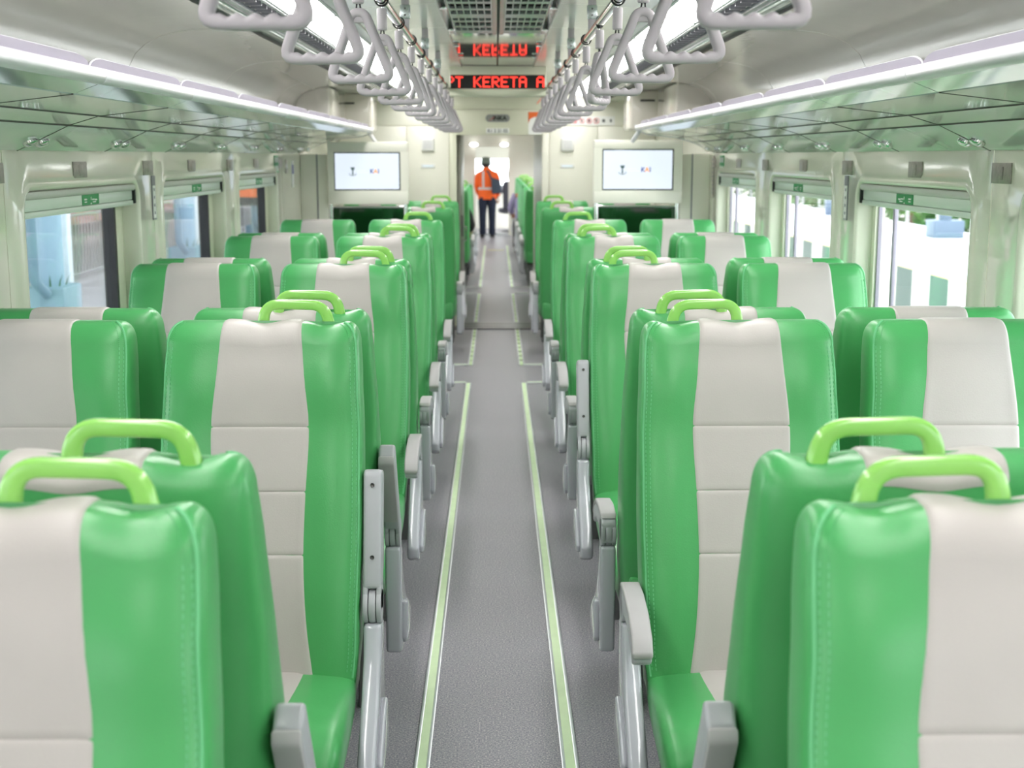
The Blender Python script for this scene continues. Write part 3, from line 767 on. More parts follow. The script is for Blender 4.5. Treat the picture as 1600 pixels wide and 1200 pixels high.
    obj('clip', box_mesh('c', -0.02, 0.02, -0.02, 0.02, -0.004, 0.014, 0.004), 'rack_lip', sb)

# ------------------------------------------------------------------ side partitions with screens
def emblem():
    bm = bmesh.new()
    v, f = sweep_data([(0.028 * math.cos(t), 0, -0.012 + 0.024 * math.sin(t)) for t in [PI * 1.08 + k / 10 * PI * 0.84 for k in range(11)]], rrect(0.002, 0.006, 0.0015, 1), False, Vector((0, 1, 0))); add_vf(bm, v, f)
    add_prism(bm, [(-0.006, -0.03), (0.006, -0.03), (0.004, 0.012), (-0.004, 0.012)], 'y', -0.001, 0.001)
    add_prism(bm, [(-0.018, 0.03), (0.018, 0.03), (0.010, 0.010), (0.0, 0.004), (-0.010, 0.010)], 'y', -0.001, 0.001)
    return from_bm('em', bm)
for s in (-1, 1):
    S = SIDE[s]
    yp = (10.6 if s < 0 else 9.8)
    x0, x1 = (0.713, 1.352) if s < 0 else (0.708, 1.364)
    z0, z1 = 1.335 if s < 0 else 1.37, 1.825 if s < 0 else 1.832
    pn = thing('screen_partition', 'cream partition with glass lower half behind the %s window seats' % S, 'partition', (s * 1.1, yp + 0.08, 0))
    cx = s * 1.1
    a, b = sorted((s * 1.36, s * 1.578)); obj('side_post', box_mesh('sp', a - cx, b - cx, -0.02, 0.10, 0.0, 1.73, 0.004), 'bulkhead', pn)
    a, b = sorted((s * 1.44, s * 1.450)); obj('post_joint', box_mesh('sp', a - cx, b - cx, -0.0225, -0.018, 0.0, 1.73), 'label_grey', pn)
    a, b = sorted((s * (x0 + 0.03), s * 1.36)); obj('glass_panel', box_mesh('gp', a - cx, b - cx, 0.02, 0.028, 0.45, z0 - 0.03), 'tinted_glass', pn)
    for xx in (x0 + 0.03, 1.345):
        obj('post', tube_mesh('po', [(s * xx - cx, 0.025, 0.0), (s * xx - cx, 0.025, z0)], 0.018, 12), 'chrome', pn)
    obj('rail', tube_mesh('po', [(s * (x0 + 0.03) - cx, 0.025, z0 - 0.025), (s * 1.345 - cx, 0.025, z0 - 0.025)], 0.010, 10), 'chrome', pn)
    a, b = sorted((s * (x0 + 0.02), s * 1.36)); obj('lower_board', box_mesh('lb', a - cx, b - cx, 0.01, 0.04, 0.06, 0.45, 0.006), 'bulkhead', pn)
    tv = thing('television', 'screen in cream surround showing two small logos, %s side' % S, 'screen', (s * (x0 + x1) / 2, yp, (z0 + z1) / 2), 0, 'screens on the partitions')
    w, h = (x1 - x0) / 2, (z1 - z0) / 2
    sw, sh = 0.264 if s < 0 else 0.264, 0.150
    xo = -0.006 if s < 0 else 0.0; zo = 0.015
    fr = bmesh.new()
    add_box(fr, -w, w, 0, 0.07, zo + sh, h, 0.008); add_box(fr, -w, w, 0, 0.07, -h, zo - sh, 0.008)
    add_box(fr, -w, xo - sw, 0, 0.0695, zo - sh - 0.008, zo + sh + 0.008); add_box(fr, xo + sw, w, 0, 0.0695, zo - sh - 0.008, zo + sh + 0.008)
    obj('surround', from_bm('su', fr), 'bulkhead', tv)
    obj('bezel', box_mesh('bz', xo - sw, xo + sw, 0.006, 0.06, zo - sh, zo + sh, 0.002), 'screen_black', tv)
    sc = obj('display', box_mesh('sc', xo - sw + 0.008, xo + sw - 0.011, 0.003, 0.008, zo - sh + 0.010, zo + sh - 0.008), 'screen', tv)
    lx = -0.115 + xo
    obj('emblem', emblem(), 'logo_dark', sc, (lx, 0.0015, zo + 0.002))
    tb = bmesh.new()
    for k, (n, zz) in enumerate(((7, 0.008), (9, -0.008))):
        for j in range(n): add_box(tb, lx + 0.04 + j * 0.0095, lx + 0.047 + j * 0.0095, 0.001, 0.003, zo + zz - 0.003, zo + zz + 0.003)
    obj('caption', from_bm('cp', tb), 'logo_faint', sc)
    obj('letter', text_mesh('t', 'K', 0.046, 0.001, 0.0012), 'logo_blue', sc, (lx + 0.152, 0.002, zo), FACE_CAM)
    obj('letter', text_mesh('t', 'A', 0.046, 0.001, 0.0012), 'logo_orange', sc, (lx + 0.182, 0.002, zo), FACE_CAM)
    obj('letter', text_mesh('t', 'I', 0.046, 0.001, 0.0012), 'logo_blue', sc, (lx + 0.205, 0.002, zo), FACE_CAM)

# ------------------------------------------------------------------ hand rails and strap handles
RX, RZ = 0.372, 2.205
def strap_proto():
    r = thing('strap_handle', 'x', 'strap handle')
    # hanger sleeve (origin at rail centre)
    rr = [(0.0205 * math.cos(t), 0.0, 0.0205 * math.sin(t)) for t in [2 * PI * j / 20 for j in range(20)]]
    obj('ring', sweep_mesh('rg', rr, rrect(0.0028, 0.007, 0.002, 1), True, Vector((0, 1, 0))), 'black_rubber', r)
    obj('sleeve', lathe_mesh('sl', [(0.015, -0.028), (0.016, -0.034), (0.016, -0.092), (0.013, -0.096)], 12), 'strap_plastic', r)
    bm = bmesh.new()
    for dx in (-0.004, 0.004): tube(bm, [(dx, 0, -0.096), (dx * 1.6, 0, -0.114)], 0.0024, 6)
    obj('cord', from_bm('cd', bm), 'black_rubber', r)
    # triangle
    top, bot, hw = -0.118, -0.287, 0.083
    path = round_path([(-0.016, 0, top), (0.016, 0, top), (hw, 0, bot), (-hw, 0, bot)], 0.026, 5, True)
    v, f = sweep_data(path, rrect(0.0085, 0.0115, 0.005, 2), True, Vector((0, 1, 0)))
    # finger waves on the grip
    v = [Vector(p) for p in v]
    for p in v:
        if p.z > bot + 0.002 and p.z < bot + 0.02 and abs(p.x) < 0.058: p.z += 0.004 * math.cos(p.x / 0.058 * 3 * PI)
    bm = bmesh.new(); add_vf(bm, v, f)
    obj('grip', from_bm('gp', bm, True, 60), 'strap_plastic', r)
    web = obj('web', prism_mesh('wb', [(-0.024, top - 0.002), (0.024, top - 0.002), (0.034, top - 0.036), (0.016, top - 0.026), (-0.016, top - 0.026), (-0.034, top - 0.036)], 'y', -0.008, 0.008, 0.003), 'strap_plastic', r)
    return r
# subdivide the grip bar path so that the waves show
def strap_grip_mesh():
    top, bot, hw = -0.118, -0.287, 0.083
    base = round_path([(-0.016, 0, top), (0.016, 0, top), (hw, 0, bot), (-hw, 0, bot)], 0.028, 5, True)
    dense = []
    for a, b in zip(base, base[1:] + base[:1]):
        n = max(1, int((b - a).length / 0.005)); dense += [a + (b - a) * (k / n) for k in range(n)]
    v, f = sweep_data(dense, rrect(0.0115, 0.0135, 0.007, 2), True, Vector((0, 1, 0)))
    v = [Vector(p) for p in v]
    for p in v:
        if bot - 0.001 < p.z < bot + 0.02 and abs(p.x) < 0.056:
            p.z += 0.0032 * math.cos(p.x / 0.056 * 4 * PI) - 0.001
    bm = bmesh.new(); add_vf(bm, v, f); return from_bm('grip', bm, True, 60)
sp0 = strap_proto()
for ch in sp0.children:
    if ch.name.startswith('grip'):
        ch.data = strap_grip_mesh(); ch.data.materials.append(M('strap_plastic'))
for s in (-1, 1):
    S = SIDE[s]
    rl = thing('hand_rail', 'chrome hand rail under the ceiling on the %s of the aisle' % S, 'hand rail', (s * RX, 4, RZ))
    obj('bar', tube_mesh('bar', [(0, -5.2, 0), (0, 8.6, 0)], 0.0165, 16), 'chrome', rl)
    for yy in [q - 4 for q in (0.947, 2.431, 3.915, 5.399, 6.883, 8.367, 11.335)]:
        b = obj('bracket', box_mesh('bk', -0.020, 0.020, -0.012, 0.012, 0.05, 0.105, 0.004), 'alu', rl, (0, yy, 0))
        obj('strut', box_mesh('st', -0.016, 0.016, -0.008, 0.008, 0.0, 0.158, 0.003), 'strap_plastic', rl, (0, yy, 0))
        for zz in (0.065, 0.09): obj('screw', lathe_mesh('s', [(0.004, 0), (0.003, 0.002)], 8), 'screw', b, (0, -0.0115, zz), (PI / 2, 0, 0))
    for k in range(13):
        y = 2.06 + 0.742 * k
        if s > 0: y -= 0.03
        c = copy_tree(sp0)
        c.location = (s * RX, y, RZ)
        yw = random.uniform(-8, 8)
        if s > 0 and k == 4: yw = 62
        if s > 0 and k == 7: yw = 30
        if s < 0 and k == 6: yw = -28
        c.rotation_euler = (random.uniform(-0.03, 0.03), random.uniform(-0.02, 0.02), math.radians(yw))
        c['label'] = 'grey triangular strap handle, %s from the camera on the %s rail' % (ORD[k], S)
        c['category'] = 'strap handle'; c['group'] = 'strap handles on the hand rails'
remove_tree(sp0)

# ------------------------------------------------------------------ seats
HW = [(0.36, 0.248), (0.50, 0.258), (0.80, 0.264), (1.0, 0.262), (1.15, 0.256), (1.29, 0.250)]
ZT, RT = 1.292, 0.062
def yc(z): return -0.24 * max(0.0, 1.26 - z) / 0.85 - 0.005
def thick(z): return lerp([(0.36, 0.050), (0.60, 0.066), (0.90, 0.058), (1.02, 0.056), (1.16, 0.068), (1.29, 0.064)], z)
def level(q):
    """q in 0..1 : body from the bottom up, 1..2 : rounding over the top -> z, half width, half thickness, y centre"""
    if q <= 1: z = 0.36 + (ZT - RT - 0.36) * q; return z, lerp(HW, z), thick(z), yc(z)
    t = (q - 1) * PI / 2; z = ZT - RT + RT * math.sin(t)
    c = math.cos(t); zz = ZT - RT
    return z, lerp(HW, zz) - 0.040 * (1 - c) ** 1.1, max(0.0008, thick(zz) * max(0.0, c) ** 0.62), yc(zz) + 0.006 * math.sin(t)
NEXP = 5.0
def rear_x(z): return 0.15 * max(0.0, 1.24 - z) / 0.85      # the shell is deeper at the rear towards the foot
def dip(x, z, sgn, on):
    if not on: return 0.0
    k = max(0.0, min(1.0, (z - 1.18) / 0.10)); k = k * k * (3 - 2 * k)
    xx = x * sgn
    return k * 0.011 * (math.exp(-((xx - 0.0) / 0.045) ** 2) + math.exp(-((xx - 0.165) / 0.045) ** 2))
def bolster(x, w, z):
    u = min(1.0, abs(x) / w); k = max(0.0, min(1.0, (u - 0.35) / 0.40)); k = k * k * (3 - 2 * k)
    return 0.016 * k * lerp([(0.36, 0.6), (0.55, 1.0), (0.85, 1.0), (1.0, 0.6), (1.12, 0.9), (1.24, 0.4), (1.29, 0.0)], z)
def surf(x, q, side, sgn, on):
    """side -1 front (towards -y), +1 rear"""
    z, w, t, c = level(q)
    u = min(1.0, abs(x) / w); h = (1 - u ** NEXP) ** (1 / NEXP)
    y = c + side * t * h
    if side > 0: y += rear_x(z) * h
    if side < 0: y -= bolster(x, w, z) * h
    return Vector((x, y, z - dip(x, z, sgn, on)))
def back_mesh(sgn, on):
    NA = 56; rings = []
    qs = [k / 26 for k in range(27)] + [1 + k / 9 for k in range(1, 10)]
    for q in qs:
        z, w, t, c = level(q); ring = []
        for k in range(NA):
            a = 2 * PI * k / NA; ca, sa = math.cos(a), math.sin(a)
            e = 2 / NEXP
            x = w * math.copysign(abs(ca) ** e, ca); y0 = math.copysign(abs(sa) ** e, sa)
            y = c + t * y0
            y += bolster(x, w, z) * y0 if y0 < 0 else rear_x(z) * y0
            ring.append((x, y, z - dip(x, z, sgn, on)))
        rings.append(ring)
    return loft_mesh('back', rings, True, 70)
CW = [(0.38, 0.150), (0.55, 0.128), (0.716, 0.118), (0.87, 0.121), (1.03, 0.127), (1.16, 0.114), (1.29, 0.103)]
def cwid(z):                                   # Catmull-Rom through the widths
    T = [(0.24, 0.168)] + CW + [(1.42, 0.092)]
    for k in range(1, len(T) - 2):
        if z <= T[k + 1][0] or k == len(T) - 3:
            t = max(0.0, min(1.0, (z - T[k][0]) / (T[k + 1][0] - T[k][0]))); a, b, c, d = (T[k + m][1] for m in (-1, 0, 1, 2))
            return 0.5 * (2 * b + (c - a) * t + (2 * a - 5 * b + 4 * c - d) * t * t + (3 * b - a - 3 * c + d) * t ** 3)
def z2q(z): return (z - 0.36) / (ZT - RT - 0.36)
def cream_panel(qa, qb, rear_q, sgn, on):
    """cream panel on the front from level qa to qb; if rear_q is given it goes over the top and down the rear to that level"""
    n1 = 18; ease = [0.5 - 0.5 * math.cos(PI * k / n1) for k in range(n1 + 1)]
    if rear_q is None: seq = [(qa + (qb - qa) * t, -1) for t in ease]
    else: seq = [(qa + (2.0 - qa) * (1 - math.cos(PI / 2 * k / 20)), -1) for k in range(21)] + [(2.0 - (2.0 - rear_q) * k / 8, 1) for k in range(1, 9)]
    us = [-math.cos(PI * k / 18) for k in range(19)]; nx = 18; n = len(seq); top = []
    for j, (q, sd) in enumerate(seq):
        z = level(q)[0]; w = cwid(z) if sd < 0 else cwid(1.29)
        qn = min(q, 1.90); row = []
        for u in us:
            x = u * w; p = surf(x, q, sd, sgn, on)
            du = surf(x + 0.004, qn, sd, sgn, on) - surf(x - 0.004, qn, sd, sgn, on)
            dv = surf(x, qn + 0.01, sd, sgn, on) - surf(x, max(0.0, qn - 0.01), sd, sgn, on)
            nm = (du.cross(dv) * (1 if sd < 0 else -1)).normalized()
            if q > 1.90: nm = nm.lerp(Vector((0, 0, 1)), (q - 1.90) / 0.10).normalized()
            if rear_q is None: dz = min(abs(q - qa), abs(qb - q)) * 0.87
            elif sd < 0: dz = abs(q - qa) * 0.87
            else: dz = abs(q - rear_q) * 0.1
            e1 = min(1.0, (1 - abs(u)) * w / 0.010); e2 = min(1.0, dz / 0.011)
            d = -0.0012 + 0.0045 * math.sqrt(max(0.0, 1 - (1 - e1) ** 2)) - 0.0028 * (1 - math.sqrt(max(0.0, 1 - (1 - e2) ** 2)))
            row.append(p + nm * d)
        top.append(row)
    v = [p for r in top for p in r]; f = [(j * (nx + 1) + i, j * (nx + 1) + i + 1, (j + 1) * (nx + 1) + i + 1, (j + 1) * (nx + 1) + i) for j in range(n - 1) for i in range(nx)]
    return pydata('cream', v, f, True, 80)
def stitch_mesh(sgn, on):
    bm = bmesh.new()
    for sx in (-1, 1):
        for fr in (0.905, 0.945):
            q = 0.08
            while q < 1.86:
                z, w, t, c = level(q); x = sx * w * fr
                a = surf(x, q, -1, sgn, on); q2 = q + 0.0075; z2, w2, _, _ = level(q2); b = surf(sx * w2 * fr, q2, -1, sgn, on)
                d = b - a
                if d.length > 1e-5:
                    nrm = Vector((sx * 0.55, -0.83, 0.0))
                    a2, b2 = a + nrm * 0.0004, b + nrm * 0.0004
                    v, f = sweep_data([a2, b2], circ(0.0013, 5)); add_vf(bm, v, f)
                q += 0.0125 if q < 1 else 0.05
    for sx in (-1, 1):        # raised welt between the two stitch lines
        path = []
        q = 0.06
        while q < 1.9:
            z, w, t, c = level(q); path.append(surf(sx * w * 0.965, q, -1, sgn, on)); q += 0.03
        v, f = sweep_data(path, circ(0.0032, 6)); add_vf(bm, v, f)
    return from_bm('stitch', bm, True, 60)
# cushion
CS = [(-0.165, 0.375, 0.035, 0.236), (-0.20, 0.372, 0.05, 0.246), (-0.32, 0.366, 0.062, 0.252), (-0.46, 0.366, 0.070, 0.256), (-0.58, 0.366, 0.076, 0.258), (-0.64, 0.360, 0.076, 0.257), (-0.68, 0.350, 0.068, 0.252), (-0.705, 0.338, 0.050, 0.242), (-0.715, 0.330, 0.028, 0.225)]
def cs(t):
    k = t * (len(CS) - 1); i = min(int(k), len(CS) - 2); u = k - i
    return tuple(a + (b - a) * u for a, b in zip(CS[i], CS[i + 1]))
def cushion_mesh():
    rings = []
    for j in range(25):
        y, z, h, w = cs(j / 24); ring = []
        for k in range(40):
            a = 2 * PI * k / 40; ca, sa = math.cos(a), math.sin(a); e = 2 / 4.5
            ring.append((w * math.copysign(abs(ca) ** e, ca), y, z + h * math.copysign(abs(sa) ** e, sa)))
        rings.append(ring)
    return loft_mesh('cushion', rings, True, 70)
def cushion_panel():
    nx, n = 12, 20; rows = []
    for j in range(n + 1):
        t = j / n * 0.97; y, z, h, w = cs(t); hwid = lerp([(0.0, 0.146), (0.25, 0.125), (0.6, 0.112), (1.0, 0.118)], j / n)
        for i in range(nx + 1):
            u = -1 + 2 * i / nx; x = u * hwid; uu = abs(x) / w
            pil = max(0.0, (1 - abs(u) ** 8) * (1 - abs(-1 + 2 * j / n) ** 12)) ** 0.6
            nrm = Vector((0, -1 if t > 0.85 else 0, 1)).normalized()
            rows.append(Vector((x, y, z + h * (1 - uu ** 4.5) ** (1 / 4.5))) + nrm * (-0.0015 + 0.006 * pil))
    f = [(j * (nx + 1) + i, j * (nx + 1) + i + 1, (j + 1) * (nx + 1) + i + 1, (j + 1) * (nx + 1) + i) for j in range(n) for i in range(nx)]
    me = pydata('cpanel', rows, f, True, 80); me.flip_normals(); return me
CUSH, CUSHP = cushion_mesh(), cushion_panel()
PROTO = {}
def arm_parts(r, sg, up, lean=14):
    """sg: local x sign of the aisle side"""
    x0, x1 = 0.266, 0.314
    a, b = sorted((sg * x0, sg * x1))
    side = [(-0.165, 0.535), (-0.245, 0.535), (-0.262, 0.46), (-0.33, 0.37), (-0.42, 0.30), (-0.475, 0.245), (-0.47, 0.205), (-0.43, 0.185), (-0.20, 0.185), (-0.165, 0.20)]
    sp = obj('side_panel', prism_mesh('side', side, 'x', a + (0.002 if sg > 0 else 0.0), b, 0.010, 3), 'gloss_grey', r)
    a2, b2 = sorted((sg * (x1 - 0.004), sg * (x1 + 0.014)))
    fl = [(-0.235, 0.34), (-0.30, 0.33), (-0.40, 0.27), (-0.43, 0.24), (-0.42, 0.215), (-0.39, 0.205), (-0.235, 0.205), (-0.215, 0.225)]
    obj('side_bulge', prism_mesh('bulge', fl, 'x', a2, b2, 0.007, 3), 'gloss_grey', sp)
    # pivot fork
    pz, py = 0.575, -0.205
    xm = sg * (x0 + x1) / 2
    disc = [(py + 0.042 * math.cos(2 * PI * k / 20), pz + 0.046 * math.sin(2 * PI * k / 20)) for k in range(20)]
    pv = obj('pivot', prism_mesh('pv', disc, 'x', xm - 0.009, xm + 0.009, 0.003), 'grey_plastic', r)
    arm = thing('armrest', '', '') if False else None
    for q0, q1 in ((-0.0235, -0.0105), (0.0105, 0.0235)):
        obj('pivot_cheek', prism_mesh('pc', disc, 'x', xm + q0, xm + q1, 0.003), 'grey_plastic', pv)
    obj('pivot_gap', prism_mesh('pg', [(py + 0.036 * math.cos(2 * PI * k / 20), pz + 0.040 * math.sin(2 * PI * k / 20)) for k in range(20)], 'x', xm - 0.0108, xm + 0.0108), 'dark', pv)
    # arm, built lowered (pointing to -y); body + pad
    body = [(0.036, -0.030), (0.036, 0.034), (0.010, 0.050), (-0.10, 0.052), (-0.20, 0.040), (-0.275, 0.012), (-0.300, -0.015), (-0.302, -0.040), (-0.285, -0.052), (-0.25, -0.030), (-0.16, -0.004), (-0.06, -0.006), (-0.04, -0.03)]
    pad = [(0.024, 0.046), (0.006, 0.060), (-0.10, 0.064), (-0.205, 0.052), (-0.285, 0.020), (-0.312, -0.014), (-0.308, -0.030), (-0.292, -0.022), (-0.27, 0.006), (-0.20, 0.034), (-0.10, 0.046), (0.010, 0.044)]
    if up:
        # upright bar, underside with two screws now facing forward
        bar = [(0.030, -0.010), (0.034, 0.09), (0.034, 0.325), (0.022, 0.345), (-0.020, 0.352), (-0.032, 0.340), (-0.034, 0.08), (-0.030, -0.01)]
        th_ = math.radians(lean)
        def tl(dy, dz): return (py + dy * math.cos(th_) + dz * math.sin(th_), pz + dz * math.cos(th_) - dy * math.sin(th_))
        bars = [tl(*p) for p in bar if p[1] > 0.05] + [tl(-0.034, 0.045), tl(0.034, 0.045)]
        a3, b3 = sorted((xm - 0.0235, xm + 0.0235))
        bb = bmesh.new(); add_prism(bb, bars, 'x', a3, b3, 0.008, 3)
        for e0, e1 in ((-0.0235, -0.0105), (0.0105, 0.0235)): add_prism(bb, [tl(-0.032, -0.01), tl(0.032, -0.01), tl(0.032, 0.06), tl(-0.032, 0.06)], 'x', xm + e0, xm + e1, 0.004)
        am = obj('armrest', from_bm('arm', bb), 'grey_plastic', r)
        pd = [tl(0.033, 0.085), tl(0.046, 0.09), tl(0.046, 0.335), tl(0.030, 0.352), tl(0.02, 0.346), tl(0.033, 0.32)]
        obj('arm_pad', prism_mesh('pad', pd, 'x', a3, b3, 0.006, 2), 'arm_pad', am)
        for zz in (0.125, 0.31):
            obj('screw', lathe_mesh('sc', [(0.006, 0.0), (0.0055, 0.003), (0.003, 0.0015)], 10), 'screw', am, (xm, *tl(-0.0335, zz)), (PI / 2 - th_, 0, 0))
    else:
        am = obj('armrest', prism_mesh('arm', [(py + p[0], pz + p[1]) for p in body], 'x', xm - 0.0235, xm + 0.0235, 0.007, 3), 'grey_plastic', r)
        obj('arm_pad', prism_mesh('pad', [(py + p[0], pz + p[1]) for p in pad], 'x', xm - 0.025, xm + 0.025, 0.006, 3), 'arm_pad', am)
def make_seat(sg, up):
    """sg = 0 for a window seat, else local x sign of the aisle side"""
    on = sg != 0
    r = thing('train_seat', 'x', 'seat')
    obj('backrest', back_mesh(sg, on), 'green_leather', r)
    z = [0.40, 0.716, 0.87, 1.03]
    obj('headrest_panel', cream_panel(z2q(z[3]), 2.0, 1.25, sg, on), 'cream_leather', r)
    for k in range(3): obj('back_panel', cream_panel(z2q(z[k]), z2q(z[k + 1]), None, sg, on), 'cream_leather', r)
    obj('stitching', stitch_mesh(sg, on), 'stitch', r)
    cu = obj('seat_cushion', CUSH, 'green_leather', r)
    obj('seat_panel', CUSHP, 'cream_leather', cu)
    bm = bmesh.new(); add_box(bm, -0.236, 0.236, -0.20, -0.040, 0.335, 0.475, 0.012); obj('back_skirt', from_bm('sk', bm), 'green_leather', r, (0, 0.0, 0.0))
    fb = bmesh.new(); add_box(fb, -0.23, 0.23, -0.62, -0.20, 0.255, 0.30, 0.008)
    obj('seat_frame', from_bm('fr', fb), 'steel_frame', r)
    for lx in (-0.19, 0.19):
        lm = bmesh.new()
        add_prism(lm, [(-0.56, 0.262), (-0.26, 0.262), (-0.20, 0.0), (-0.26, 0.0), (-0.31, 0.20), (-0.50, 0.20), (-0.53, 0.0), (-0.59, 0.0)], 'x', lx - 0.018, lx + 0.018, 0.004, 1)
        obj('leg', from_bm('lg', lm), 'steel_frame', r)
    if on:
        # lime handle on the aisle half of the top edge
        a, b = -0.010 * sg, 0.172 * sg
        y = 0.008
        path = round_path([(a, y, 1.255), (a + 0.010 * sg, y, 1.334), (b - 0.014 * sg, y, 1.330), (b, y, 1.250)], 0.045, 7)
        dense = []
        for p, q in zip(path, path[1:]): dense += [p, (p + q) / 2]
        dense.append(path[-1])
        sc = [1.18 if p.z < 1.30 else 1.0 for p in dense]
        n = len(dense); sc = [1.0 + 0.28 * max(0.0, (1.335 - p.z) / 0.08) for p in dense]
        obj('grab_handle', sweep_mesh('hd', dense, rrect(0.013, 0.0105, 0.007, 3), False, Vector((0, 1, 0)), sc), 'lime_plastic', r)
        arm_parts(r, sg, up, 31 if up == 2 else 14)
    return r
def seat_at(sg, up, loc, rot, label, group):
    key = (sg, up)
    if key not in PROTO: PROTO[key] = make_seat(sg, up)
    c = copy_tree(PROTO[key]); c.location = loc; c.rotation_euler = (0, 0, rot)
    c['label'] = label; c['group'] = group
    return c
UP = {('A', -1, 1), ('B', -1, 1), ('B', -1, 0), ('B', 1, 0), ('A', 1, 2)}
rows = []                              # (type, row index, y ridge)
for i, y in enumerate(Y_ROWS):
    rows.append(('A', i, y))
    if i < 4: rows.append(('B', i, y + 0.262))
rows.append(('B', 5, 11.14)); rows.append(('A', 6, 12.72))
cnt = {}
for typ, i, y in rows:
    for s in (-1, 1):
        for col, x in (('aisle', 0.622), ('window', 1.218)):
            # A faces the camera (-y): left aisle side is +x. B is turned round.
            sg = 0 if col == 'window' else (-s if typ == 'A' else s)
            up = (1 if typ == 'A' else 2) if (col == 'aisle' and (typ, s, i) in UP) else 0
            kk = (typ, s, col); n = cnt.get(kk, 0); cnt[kk] = n + 1
            face = 'facing the camera' if typ == 'A' else 'facing away'
            if i == 0 and col == 'window': lab = 'green and cream %s-side window seat in the nearest row, %s' % (SIDE[s], face)
            elif typ == 'A' and i == 6: lab = 'green and cream %s %s seat against the end bulkhead' % (SIDE[s], col)
            elif typ == 'B' and i == 5: lab = 'green %s %s seat facing away, just before the bulkhead row' % (SIDE[s], col)
            else: lab = 'green and cream %s %s seat %s, %s such row from the camera' % (SIDE[s], col, face, ORD[n])
            seat_at(sg, up, (s * x, y, 0), 0 if typ == 'A' else PI, lab, 'green and cream seats of the near carriage')
# far carriage seats seen through the doorway
fy = [17.15 + 1.84 * k for k in range(6)]
for k, y in enumerate(fy):
    for s in (-1, 1):
        if s < 0 and k > 1: continue
        seat_at(s, False, (s * 0.622, y, 0), PI, 'green seat facing away in the far carriage, %s on the %s' % (ORD[k], SIDE[s]), 'seats of the far carriage')
        if k < 5: seat_at(-s, False, (s * 0.622, y + 1.48, 0), 0, 'green seat facing the camera in the far carriage, %s on the %s' % (ORD[k], SIDE[s]), 'seats of the far carriage')
for r in PROTO.values(): remove_tree(r)

# ------------------------------------------------------------------ far carriage shell and cab
for s in (-1, 1):
    a, b = sorted((s * 1.58, s * 1.63))
    bm = bmesh.new(); add_box(bm, a, b, 16.4, 28.9, 0, 0.9); add_box(bm, a, b, 16.4, 28.9, 1.6, 2.5)
    for k in range(7): add_box(bm, a, b, 16.4 + k * 2.0, 16.9 + k * 2.0, 0.9, 1.6)
    struct('wall_far_%s' % SIDE[s], from_bm('fw', bm), 'wall_gloss', 'cream %s wall of the far carriage with openings for windows' % SIDE[s])
bm = bmesh.new(); add_box(bm, -1.62, DX0 - 0.02, 16.32, 16.4, 0, 2.4); add_box(bm, DX1 + 0.02, 1.62, 16.32, 16.4, 0, 2.4); add_box(bm, DX0 - 0.02, DX1 + 0.02, 16.32, 16.4, 2.02, 2.4)
struct('wall_far_front', from_bm('ff', bm), 'bulkhead', 'bulkhead at the near end of the far carriage')
struct('ceiling_far', box_mesh('cf', -1.65, 1.65, 16.3, 29.0, 2.38, 2.44), 'ceiling_paint', 'ceiling of the far carriage')
bm = bmesh.new()
add_box(bm, -1.62, -0.46, 28.85, 28.95, 0, 2.4); add_box(bm, 0.26, 1.62, 28.85, 28.95, 0, 2.4); add_box(bm, -0.46, 0.26, 28.85, 28.95, 1.90, 2.4)
struct('wall_cab', from_bm('wc', bm), 'bulkhead', 'cream wall of the driver cab with an open doorway')
struct('trim_%d' % n_tr[0], box_mesh('ct', -0.46, 0.26, 28.80, 29.0, 0.0, 0.05), 'strip_alu', 'pale step at the driver cab doorway'); n_tr[0] += 1
bm = bmesh.new()
add_box(bm, -1.6, 1.6, 32.0, 32.1, 0, 1.02); add_box(bm, -1.6, 1.6, 32.0, 32.1, 1.64, 2.4); add_box(bm, -1.6, -1.2, 32.0, 32.1, 1.0, 1.66); add_box(bm, 1.2, 1.6, 32.0, 32.1, 1.0, 1.66)
struct('wall_cab_front', from_bm('cf2', bm), 'wall_gloss', 'front wall of the driver cab around the windscreen')
struct('floor_cab', box_mesh('fc', -1.6, 1.6, 29.0, 32.1, -0.06, 0.0), 'vinyl', 'grey floor of the driver cab')
struct('ceiling_cab', box_mesh('cc', -1.6, 1.6, 28.95, 32.1, 2.2, 2.25), 'ceiling_paint', 'ceiling of the driver cab')
wc = struct('window_%d' % n_win[0], box_mesh('ws', -1.2, 1.2, 32.04, 32.05, 1.0, 1.65), 'glass', 'bright windscreen of the driver cab'); n_win[0] += 1
dk = thing('driver_desk', 'dark control desk under the cab windscreen', 'desk', (0, 31.7, 0))
obj('top', prism_mesh('dt', [(-0.35, 0.92), (0.28, 1.02), (0.28, 0.9), (-0.35, 0.84)], 'x', -1.1, 1.1, 0.02), 'chair_fabric', dk)
obj('front', box_mesh('df', -1.05, 1.05, -0.25, 0.25, 0, 0.9, 0.02), 'bulkhead', dk)
